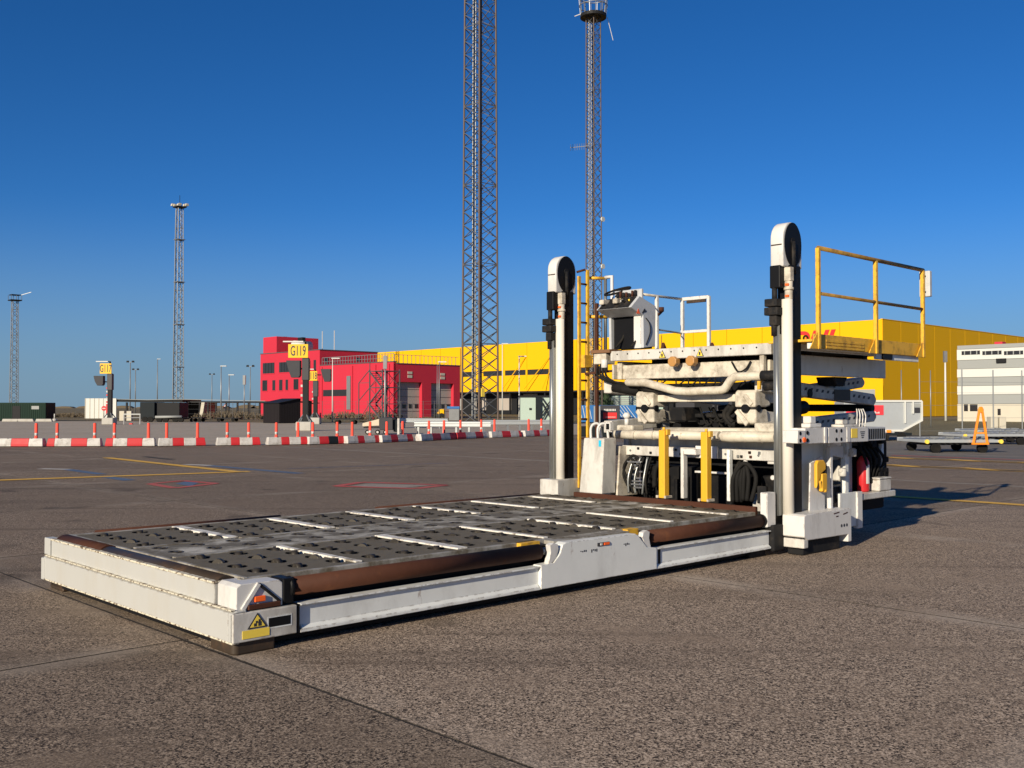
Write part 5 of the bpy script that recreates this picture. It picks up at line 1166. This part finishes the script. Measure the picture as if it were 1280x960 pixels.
# ---- left side: container, shelter, trailer, shed
def boxthing(name, label, cat, base, rz, w, d, h, m_, extra=None, grp=None):
    t = thing(name, label, cat, base, rz, grp); b = MB(); b.box(0, w, 0, d, .02, h); b.build('body', m_, t, .03)
    return t
gq = G(57, 525.6)
gc = boxthing('green_container', 'dark green site container at the left picture edge', 'container', (gq.x - 12, gq.y, 0), 0, 12, 2.6, 2.15, 'green_box')
for k in range(46): b = MB(); b.box(.2 + k * .255, .32 + k * .255, -.035, .002, .25, 2.0); b.build('rib', 'green_box', gc)
b = MB(); b.box(8.0, 8.95, -.05, -.036, .1, 1.75); b.build('door', 'dark_grey', gc)
b = MB(); b.box(10.3, 11.2, -.05, -.036, 1.35, 1.75); b.build('name_plate', 'clad_grey', gc)
for k, x in enumerate((2, 21, 44)):
    q = G(x, 527); b = MB(); b.prism([(0, 0), (1.85, 0), (1.75, .3), (.1, .3)], 'b', 0, .35); o = b.build('concrete_kerb', 'concrete', None, .02); o.location = q
    tag(o, ['low concrete block left of the green container door', 'low concrete block below the green container door', 'low concrete block right of the green container door'][k], 'block', 'concrete blocks along the stand edge')
q = G(68, 526.5); t = thing('ground_marker', 'small white stone-based marker post right of the green container', 'marker', q)
b = MB(); b.tube([(0, 0, 0), (0, 0, .2), (0, 0, .32)], [.35, .3, .08], 10); b.build('base', 'stone', t); b = MB(); b.cyl((0, 0, .3), (0, 0, .85), .06, 8); b.build('post', 'clad_white', t)
# shelter
sp_ = G(106, 523.0); SH = thing('shelter', 'long open shelter with white end wall and dark flat roof at the left', 'shelter', (sp_.x, sp_.y, 0), 0)
kx = sp_.y / F
b = MB(); b.box(0, 39 * kx, 0, .3, 0, 25 * kx); b.build('end_wall', 'clad_white', SH)
for k in range(7): b = MB(); b.box(39 * kx * k / 7 + .02, 39 * kx * k / 7 + .1, -.04, .0, 0, 25 * kx); b.build('wall_seam', 'clad_cream', SH)
b = MB(); b.prism([(34 * kx, 24.3 * kx), (78 * kx, 23.2 * kx), (121 * kx, 24 * kx), (121 * kx, 20.4 * kx), (34 * kx, 20.8 * kx)], 'b', .3, 9); b.build('roof', 'dark_grey', SH)
b = MB(); b.box(121 * kx, 225 * kx, 2, 9, 19.6 * kx, 21.6 * kx); b.build('roof', 'dark_grey', SH)
b = MB(); b.prism([(34 * kx, 24.5 * kx), (78 * kx, 23.4 * kx), (121 * kx, 24.2 * kx), (225 * kx, 21.9 * kx), (225 * kx, 21.4 * kx), (121 * kx, 23.6 * kx), (78 * kx, 22.8 * kx), (34 * kx, 24 * kx)], 'b', .1, .25); b.build('roof_edge', 'clad_grey', SH)
b = MB(); b.box(84 * kx, 142 * kx, 6, 6.4, 0, 20 * kx); b.build('back_wall', 'shed', SH); b = MB(); b.prism([(142 * kx, 0), (146 * kx, 0), (149 * kx, 20 * kx), (145 * kx, 20 * kx)], 'b', .2, 6); b.build('end_wall', 'clad_cream', SH)
for x in (50, 68, 96, 152, 162, 175, 189, 203, 217): b = MB(); b.box(x * kx - .12, x * kx + .12, .6, .84, 0, 20 * kx); b.build('post', 'dark_grey', SH)
for k, (x, w) in enumerate(((152, 6), (161, 6))):
    q = G(x - 3, 526.0); b = MB(); b.box(0, w * q.y / F, 0, .5, 0, 1.15); o = b.build('cabinet', 'clad_cream', None, .02); o.location = q; tag(o, ['left one of two pale cabinets before the shelter', 'right one of two pale cabinets before the shelter'][k], 'cabinet')
q = G(155, 530.5); t = thing('hoop_barrier', 'low grey metal hoop frame right of the left stand sign', 'frame', q); w = 20 * q.y / F
for x in (0, w): barobj('upright', (x, 0, 0), (x, 0, .95), .09, 'tower_grey', t)
barobj('crossbar', (-.04, 0, .95), (w + .04, 0, .95), .1, 'galv', t); barobj('crossbar', (0, 0, .62), (w, 0, .62), .06, 'tower_grey', t); b = MB(); b.box(.5, .8, -.1, .1, 0, .12); b.build('red_lamp', 'bar_red', t)
q = G(175, 527.8); dt = thing('dark_trailer', 'dark slate box trailer on wheels below the left lattice mast', 'trailer', q, 0); s_ = q.y / F
b = MB(); b.box(0, 18 * s_, 0, 3, .35, 25 * s_); b.build('front_box', 'navy_box', dt, .03); b = MB(); b.box(18 * s_ + .02, 48 * s_, .3, 3.2, .5, 24.6 * s_); b.build('rear_box', 'dark_grey', dt, .03)
b = MB(); b.tube([(20 * s_, -.2, 6.5 * s_), (53 * s_, -.2, 7 * s_)], .14, 10); b.build('white_tube', 'clad_grey', dt)
for x in (6, 13, 24, 32, 44, 51): b = MB(); b.cyl((x * s_, -.1, .3), (x * s_, .2, .3), .3, 14); b.build('wheel', 'rubber', dt)
b = MB(); b.box(2 * s_, 52 * s_, .1, 2.6, .3, .42); b.build('frame', 'dark', dt)
def dolly(px, py, wpx, label, m_='dark_grey', hgt=.5, grp='low flat dollies', cargo=None):
    q = G(px, py); s = q.y / F; w = wpx * s; t = thing('flat_dolly', label, 'dolly', q, 0, grp)
    b = MB(); b.box(0, w, 0, 1.6, hgt - .1, hgt); b.build('deck', m_, t, .01)
    for x in (.2, .8):
        b = MB(); b.cyl((w * x, .05, .2), (w * x, .2, .2), .2, 12); b.build('wheel', 'rubber', t); b = MB(); b.cyl((w * x, 1.4, .2), (w * x, 1.55, .2), .2, 12); b.build('wheel', 'rubber', t)
    barobj('tow_bar', (w, .8, .3), (w + .8, .8, .2), .07, 'dark', t)
    return t
dolly(236, 527.5, 16, 'low dark flat dolly right of the slate trailer'); dolly(267, 527, 30, 'long low flat dolly in front of the pale lamp poles', hgt=.42); dolly(414, 530.5, 34, 'dark flat dolly right of the G118 sign foot', hgt=.55)
q = G(240, 521.5); 
q = G(281.5, 522); t = thing('warning_sign', 'small white triangular warning sign on a thin post by the shelter', 'sign', q); b = MB(); b.cyl((0, 0, 0), (0, 0, 1.6), .04, 8); b.build('post', 'galv', t)
b = MB(); b.prism([(-.36, 1.45), (.36, 1.45), (0, 2.1)], 'b', -.06, -.03); b.build('red_rim', 'bar_red', t); b = MB(); b.prism([(-.26, 1.51), (.26, 1.51), (0, 1.97)], 'b', -.075, -.061); b.build('sign_face', 'clad_white', t)
q = G(130, 524.5); t = thing('no_entry_sign', 'round red no entry sign in front of the white shelter wall', 'sign', q); b = MB(); b.cyl((0, 0, 0), (0, 0, 1.5), .04, 8); b.build('post', 'galv', t)
b = MB(); b.prism(circ(0, 1.45, .32, 18), 'b', -.07, -.04); b.build('disc', 'bar_red', t); b = MB(); b.box(-.2, .2, -.082, -.071, 1.4, 1.5); b.build('white_bar', 'clad_white', t)
# dark shed
q = G(349, 529.3); SD = thing('tool_shed', 'dark brown pitched-roof shed left of the G119 sign', 'shed', q, ANG)
w1 = 3.1; w2 = 4.4; hs_ = 1.98
b = MB(); b.box(0.02, w2, .02, w1, 0, hs_); b.prism([(.02, hs_), (w2, hs_), (w2 / 2, hs_ + .42)], 'b', .02, w1); b.build('walls', 'shed', SD)
for x0, x1, z0, z1 in ((-.15, w2 / 2, hs_ + .0, hs_ + .45), (w2 / 2, w2 + .15, hs_ + .45, hs_ + .0)):
    b = MB(); b.add([(x0, -.12, z0), (x1, -.12, z1), (x1, w1 + .12, z1), (x0, w1 + .12, z0), (x0, -.12, z0 + .06), (x1, -.12, z1 + .06), (x1, w1 + .12, z1 + .06), (x0, w1 + .12, z0 + .06)], [(0, 3, 2, 1), (4, 5, 6, 7), (0, 1, 5, 4), (1, 2, 6, 5), (2, 3, 7, 6), (3, 0, 4, 7)]); b.build('roof_slope', 'dark_grey', SD)
for k in range(11): b = MB(); b.box(-.012, .018, .04 + k * .278, .29 + k * .278, .02, hs_ - .02); b.build('board', 'shed', SD)
for k in range(15): b = MB(); b.box(.05 + k * .288, .31 + k * .288, -.012, .018, .02, hs_ - .02); b.build('board', 'shed', SD)
# ---- middle: guard rail, cart, hut, containers
def guardrail(e0, e1, label, n):
    g0, g1 = G(*e0), G(*e1); d = g1 - g0; t = thing('guard_rail', label, 'guard rail', g0, math.atan2(d.y, d.x), 'galvanised guard rails'); ln = d.length
    pr = [(0, .42), (-.06, .47), (-.06, .53), (0, .57), (0, .61), (-.06, .65), (-.06, .71), (0, .76), (.012, .76), (.012, .42)]
    b = MB(); b.prism(pr, 'a', 0, ln); b.build('rail', 'alu', t)
    for k in range(n): x = ln * (k + .3) / n; b = MB(); b.box(x - .06, x + .06, .014, .14, 0, .72); b.build('post', 'galv', t)
guardrail((518, 542.5), (613.5, 543.0), 'near galvanised guard rail in front of the brown lattice tower', 6)
guardrail((600, 539.5), (690, 539), 'darker guard rail behind, in front of the light green hut', 6)
guardrail((500, 535), (560, 536), 'thin far guard rail right of the beige cart', 4)
q = G(453, 543.6); ct = thing('baggage_cart', 'small wheeled cart with beige wedge and grey box', 'cart', q, 0); s_ = q.y / F
b = MB(); b.prism([(0, 10.5 * s_), (0, 14.5 * s_), (21 * s_, 20 * s_), (21 * s_, 11.5 * s_)], 'b', 0, 1.5); b.build('beige_hood', 'beige', ct, .02)
b = MB(); b.box(21.2 * s_, 38 * s_, 0, 1.5, 6 * s_, 21.5 * s_); b.build('grey_box', 'grey_box', ct, .03); b = MB(); b.prism([(38.1 * s_, 4 * s_), (44 * s_, 3 * s_), (44 * s_, 18 * s_), (38.1 * s_, 19 * s_)], 'b', .2, 1.4); b.build('dark_end', 'navy_box', ct, .02)
b = MB(); b.box(1 * s_, 36 * s_, .1, 1.4, 8.5 * s_, 10 * s_); b.build('frame', 'dark', ct)
for x in (6.5, 19, 29):
    b = MB(); b.cyl((x * s_, -.06, 3 * s_ + .02), (x * s_, .12, 3 * s_ + .02), 3 * s_, 16); w_ = b.build('wheel', 'rubber', ct); b = MB(); b.cyl((x * s_, -.07, 3 * s_ + .02), (x * s_, .0, 3 * s_ + .02), 1.5 * s_, 12); b.build('rim', 'bar_white', w_)
q = G(498, 543.8); b = MB(); b.box(-.06, .06, -.06, .06, 0, .95); o = b.build('white_post', 'bar_white'); o.location = q; tag(o, 'short white post at the right end of the beige cart', 'post')
q = G(650.5, 530.5); hu = thing('equipment_hut', 'light green flat-roofed equipment hut beside the left mast', 'hut', q, R(0)); s_ = q.y / F
b = MB(); b.box(0, 42 * s_, 0, 3, 0, 34 * s_); b.build('walls', 'hut_green', hu); b = MB(); b.box(-.15, 42.5 * s_, -.15, 3.1, 34 * s_ + .01, 36 * s_); b.build('roof', 'dark_grey', hu)
b = MB(); b.box(19 * s_, 25.5 * s_, -.3, -.02, 0, 33.8 * s_); b.build('downpipe', 'navy_box', hu); b = MB(); b.box(11 * s_, 14 * s_, -.06, -.01, 18 * s_, 20.5 * s_); b.build('lamp', 'dark_grey', hu)
for p0, p1 in (((26, 3), (40, 28)), ((40, 3), (26, 28)), ((26, 12), (40, 34)), ((40, 14), (26, 34))): barobj('brace', (p0[0] * s_, -.25, p0[1] * s_), (p1[0] * s_, -.25, p1[1] * s_), .1, 'dark_grey', hu)
q = G(726, 528.5); s_ = q.y / F
bc = thing('blue_container', 'blue container with white diagonal stripes seen under the bridge', 'container', q, 0); b = MB(); b.box(0, 72 * s_, 0, 2.5, .05, 22 * s_); b.build('body', 'blue_box', bc, .03)
for k in range(18):
    x = 1 + k * 4.0
    if 15 < x < 49: continue
    b = MB(); b.prism([(x * s_, .4), (x * s_ + .06, .4), (x * s_ - .94, 21 * s_), (x * s_ - 1.0, 21 * s_)] if x > 14 else [(x * s_, .4), (x * s_ + .06, .4), (x * s_ - .2, 21 * s_), (x * s_ - .26, 21 * s_)], 'b', -.02, .0); b.build('stripe', 'clad_white', bc)
q = G(751, 529.2); s_ = q.y / F
t = boxthing('grey_sign_container', 'grey box with a red banner panel in front of the blue container', 'container', q, 0, 24 * s_, .6, 22.5 * s_, 'grey_box')
b = MB(); b.box(3 * s_, 20 * s_, -.03, -.002, 6 * s_, 13.5 * s_); b.build('red_banner', 'hall_red', t)
b = MB()
for k in range(8): b.box((4 + 1.9 * k) * s_, (5.3 + 1.9 * k) * s_, -.02, -.002, 15.5 * s_, 18 * s_)
b.build('white_lettering', 'clad_white', t)
b = MB()
for k in range(9): b.box((6 + 1.4 * k) * s_, (7 + 1.4 * k) * s_, -.04, -.031, 7.5 * s_, 8.3 * s_)
b.build('banner_lettering', 'clad_white', t)
q = G(742.5, 529.5); t = boxthing('pale_cabinet', 'light grey cabinet with cream notice between blue container and grey box', 'cabinet', q, 0, 8 * s_, .5, 21.5 * s_, 'clad_grey'); b = MB(); b.box(2.4 * s_, 6 * s_, -.02, -.002, 13 * s_, 17.5 * s_); b.build('notice', 'clad_cream', t)
q = G(769, 525.8); s_ = q.y / F; t = boxthing('green_shelter', 'pale green ribbed roof shelter behind the blue container', 'shelter', q, 0, 60 * s_, 4, 31 * s_, 'hut_green')
for k in range(5): b = MB(); b.box(0, 60 * s_, -.08, -.0, (18 + 2.6 * k) * s_, (19.2 + 2.6 * k) * s_); b.build('rib', 'clad_grey', t)
q = G(548, 523.5); s_ = q.y / F; t = boxthing('yellow_machine', 'small yellow machine in front of the right vehicle door', 'machine', q, 0, 7 * s_, 1.5, 12 * s_, 'hall_yellow'); b = MB(); b.prism([(-6 * s_, .2), (0, .2), (0, 9 * s_), (-3 * s_, 7 * s_)], 'b', .2, 1.4); b.build('bonnet', 'hall_yellow', t)
for x in (-3, 4): b = MB(); b.cyl((x * s_, -.1, .4), (x * s_, .2, .4), .4, 12); b.build('wheel', 'rubber', t)
q = G(561, 526); s_ = q.y / F; t = boxthing('grey_waste_container', 'grey waste container with blue lid left of the lattice tower', 'container', q, 0, 13 * s_, 1.8, 15 * s_, 'tower_grey'); b = MB(); b.box(-.2, 13.3 * s_, -.1, 1.9, 15 * s_ + .01, 18 * s_); b.build('lid', 'blue_box', t)
# ---- right side: cargo container on dolly, pallet dollies, fence
q = G(1084, 551.3); s_ = q.y / F
dl = thing('container_dolly', 'dark dolly carrying the white cargo container', 'dolly', q, 0); b = MB(); b.box(-1.0, 58 * s_, .2, 1.7, .26, .38); b.build('frame', 'navy_box', dl, .01)
for x in (-.5, .9, 1.7): b = MB(); b.cyl((x, .1, .19), (x, .25, .19), .19, 14); b.build('wheel', 'rubber', dl)
b = MB(); b.box(-1, 36 * s_, .18, .3, .38, .45); b.build('edge_rail', 'alu', dl); b = MB(); b.box(26 * s_, 31 * s_, .1, .19, .40, .52); b.build('red_latch', 'tow_orange', dl)
ul = thing('cargo_container', 'white aluminium air cargo container with red banner on a dolly', 'cargo container', (q.x, q.y + .2, .4 + .06), 0)
hh = 37 * s_; x2 = 71 * s_; x1 = 47 * s_
b = MB(); b.prism([(-1.0, 0), (x1, 0), (x2, 13 * s_), (x2, hh), (-1.0, hh)], 'b', .06, 1.5); b.build('shell', 'alu', ul, .02)
for p0, p1 in (((x1, .0, 0), (x2, .0, 13 * s_)), ((-1, 0, hh), (x2, 0, hh)), ((-1, 0, .0), (x1, 0, 0)), ((50 * s_, 0, .35), (50 * s_, 0, hh)), ((60 * s_, 0, .8), (60 * s_, 0, hh)), ((x2, 0, .45), (x2, 0, hh))):
    b = MB(); b.bar((p0[0], .03, p0[2] + .03), (p1[0], .03, p1[2] + .03), .07, .09); b.build('edge_profile', 'clad_white', ul)
b = MB(); b.box(-.9, 23 * s_, .03, .058, hh * .55, hh * .88); b.build('red_banner', 'banner_red', ul)
b = MB()
for k in range(8): b.box(.02 + .085 * k, .075 + .085 * k, .02, .029, hh * .60, hh * .60 + .06 + .02 * (k % 3))
b.build('banner_lettering', 'clad_white', ul)
b = MB(); b.box(62 * s_, 69 * s_, .03, .058, hh * .62, hh * .8); b.build('data_plate', 'ink', ul); b = MB(); b.box(61 * s_, 70 * s_, .035, .059, hh * .82, hh * .93); b.build('number_plate', 'clad_grey', ul)
def pallet_dolly(px, py, w, label, near=True):
    q = G(px, py); t = thing('pallet_dolly', label, 'dolly', q, R(4), 'roller pallet dollies'); d = 2.2
    b = MB(); b.box(0, w, 0, .08, .36, .46); b.box(0, w, d - .08, d, .36, .50); b.box(0, .08, .08, d - .08, .36, .46); b.box(w - .08, w, .08, d - .08, .36, .46); b.build('frame', 'alu', t, .008)
    for k in range(12): x = .2 + (w - .4) * k / 11; b = MB(); b.cyl((x, .1, .45), (x, d - .1, .45), .035, 8); b.build('roller', 'galv', t)
    b = MB(); b.box(.3, w - .3, .5, d - .5, .26, .36); b.build('turntable', 'dark', t)
    for x in (.45, w - .6):
        for y in (.12, d - .3): b = MB(); b.cyl((x, y, .17), (x, y + .16, .17), .17, 16); b.build('wheel', 'rubber', t)
    for x in (0, w - .08): b = MB(); b.prism(circ(x + .04, .40, .075, 14), 'b', -.06, .0); b.build('amber_buffer', 'label_yellow', t)
    for k in range(4): b = MB(); x = .5 + k * (w - 1) / 3; b.box(x, x + .3, d * .3, d * .3 + .1, .49, .56); b.build('lock_block', 'galv', t)
    return t
pd = pallet_dolly(1157, 566.5, 2.75, 'nearest grey roller dolly with raised orange tow bar')
q0 = G(1157, 566.5); s_ = q0.y / F
tb = MB(); w_ = 2.75
xa, xb, xt = 60 * s_, 78 * s_, 70 * s_
for x0 in (xa, xb): 
    b = MB(); b.bar((x0, -.10, .34), (xt + (-.05 if x0 == xa else .05), -.10, 1.50), .07, .07); b.build('tow_bar', 'tow_orange', pd, .008)
b = MB(); b.bar((xa + .05, -.10, .70), (xb - .05, -.10, .70), .06); b.build('tow_bar_tie', 'tow_orange', pd); b = MB(); b.box(xa - .05, xb + .05, -.13, -.06, .30, .36); b.build('tow_bar_hinge', 'tow_orange', pd)
b = MB(); b.prism([(xt - .09, 1.40), (xt + .09, 1.40), (xt + .10, 1.52), (xt + .05, 1.62), (xt - .05, 1.62), (xt - .10, 1.52)], 'b', -.14, -.06); b.build('tow_eye', 'tow_orange', pd, .02)
pallet_dolly(1205, 556.5, 3.2, 'second grey roller dolly, behind the one with the orange tow bar')
pallet_dolly(1254, 553, 3.0, 'grey roller dolly cut by the right picture edge')
pallet_dolly(1222, 549.5, 3.4, 'farthest grey roller dolly in front of the fence')
q = G(1239, 541); b = MB(); b.box(0, .45, 0, .6, 0, 1.0); b.box(.55, .95, 0, .6, 0, 1.0); o = b.build('white_cabinets', 'clad_cream', None, .02)
o.location = q; tag(o, 'pair of small cream cabinets standing on the verge before the banded office', 'cabinet')
fn = thing('chain_fence', 'tall thin wire fence along the verge at the right', 'fence', G(1180, 544.5), 0); f0 = G(1180, 544.5)
pts = [G(1150, 545.5), G(1203, 545), G(1242, 544.6), G(1278, 544.2), G(1320, 543.8)]
for p in pts: barobj('fence_post', p - f0, p - f0 + Vector((0, 0, 3.7)), .07, 'galv', fn, 6)
for h_ in (.3, 1.0, 1.7, 2.4, 3.0): barobj('fence_wire', pts[0] - f0 + Vector((0, 0, h_)), pts[-1] - f0 + Vector((0, 0, h_)), .012, 'galv', fn)
fn2 = thing('chain_fence', 'wire fence in front of the red fire station', 'fence', G(420, 526.5), 0); f0 = G(420, 526.5)
for k in range(24):
    p = G(235 + 14 * k, 524.6 + .12 * k) - f0; barobj('fence_post', p, p + Vector((0, 0, 2.3)), .05, 'stair_grey', fn2, 6)
for h_ in (.15, .75, 1.35, 1.95, 2.25): barobj('fence_wire', G(235, 524.6) - f0 + Vector((0, 0, h_)), G(557, 527.3) - f0 + Vector((0, 0, h_)), .012, 'stair_grey', fn2)
# dry scrub and shrubs
def scrub(name, x0, x1, ybase, hgt, n, label, m_='twig', cat='shrub', dep=3.0, grp=None):
    c0 = G((x0 + x1) / 2, ybase); w = (x1 - x0) * c0.y / F; o = MB()
    for i in range(n):
        x = random.uniform(-w / 2, w / 2); y = random.uniform(0, dep); h = hgt * random.uniform(.35, 1) * (1 - .5 * abs(2 * x / w) ** 3)
        for k in range(3):
            dx, dy = random.uniform(-.4, .4), random.uniform(-.3, .3); z0 = random.uniform(0, h * .5); p0 = Vector((x, y, z0 * .6)); p1 = Vector((x + dx, y + dy, h)); s = Vector((random.uniform(.02, .06), 0, .02))
            o.add([p0 - s, p0 + s, p1 + s * .3, p1 - s * .3], [(0, 1, 2, 3)])
            for q_ in range(2):
                c_ = p0.lerp(p1, random.uniform(.5, 1)); r_ = random.uniform(.05, .14); a1 = Vector((random.uniform(-1, 1), random.uniform(-1, 1), random.uniform(-1, 1))).normalized() * r_; a2 = a1.cross(Vector((random.random(), random.random(), .3))).normalized() * r_ * .6
                o.add([c_ - a1, c_ + a2, c_ + a1, c_ - a2], [(0, 1, 2, 3)])
    ob = o.build(name, m_); ob.location = c0; tag(ob, label, cat, grp); return ob
scrub('dry_scrub', 238, 325, 524.5, 1.2, 170, 'brown dry reeds between shelter and red fire station')
scrub('dry_scrub', 402, 452, 524.8, 1.1, 110, 'brown leafless shrub left of the steel stair tower')
scrub('dry_scrub', 440, 500, 525, 1.2, 120, 'brown leafless scrub around the foot of the stair tower')
scrub('dry_scrub', 500, 572, 526, .5, 90, 'low dry grass in front of the vehicle doors')
scrub('green_bush', 735, 770, 526, 3.4, 260, 'dark green bush behind the blue container', 'leaf', 'bush')
scrub('dry_scrub', 60, 106, 522, .8, 160, 'low dry scrub between green container and white shelter wall')
# far field edge
b = MB(); pts_ = []
o = MB()
for i in range(60):
    x = -900 + i * 30 + random.uniform(-8, 8); h = random.uniform(2.5, 5.5); o.prism([(x, 0), (x + 34, 0), (x + 28, h * .8), (x + 17, h), (x + 6, h * .7)], 'b', 1500, 1515)
stuff(o.build('far_tree_line', 'twig'))['label'] = 'distant dark line of trees on the horizon'
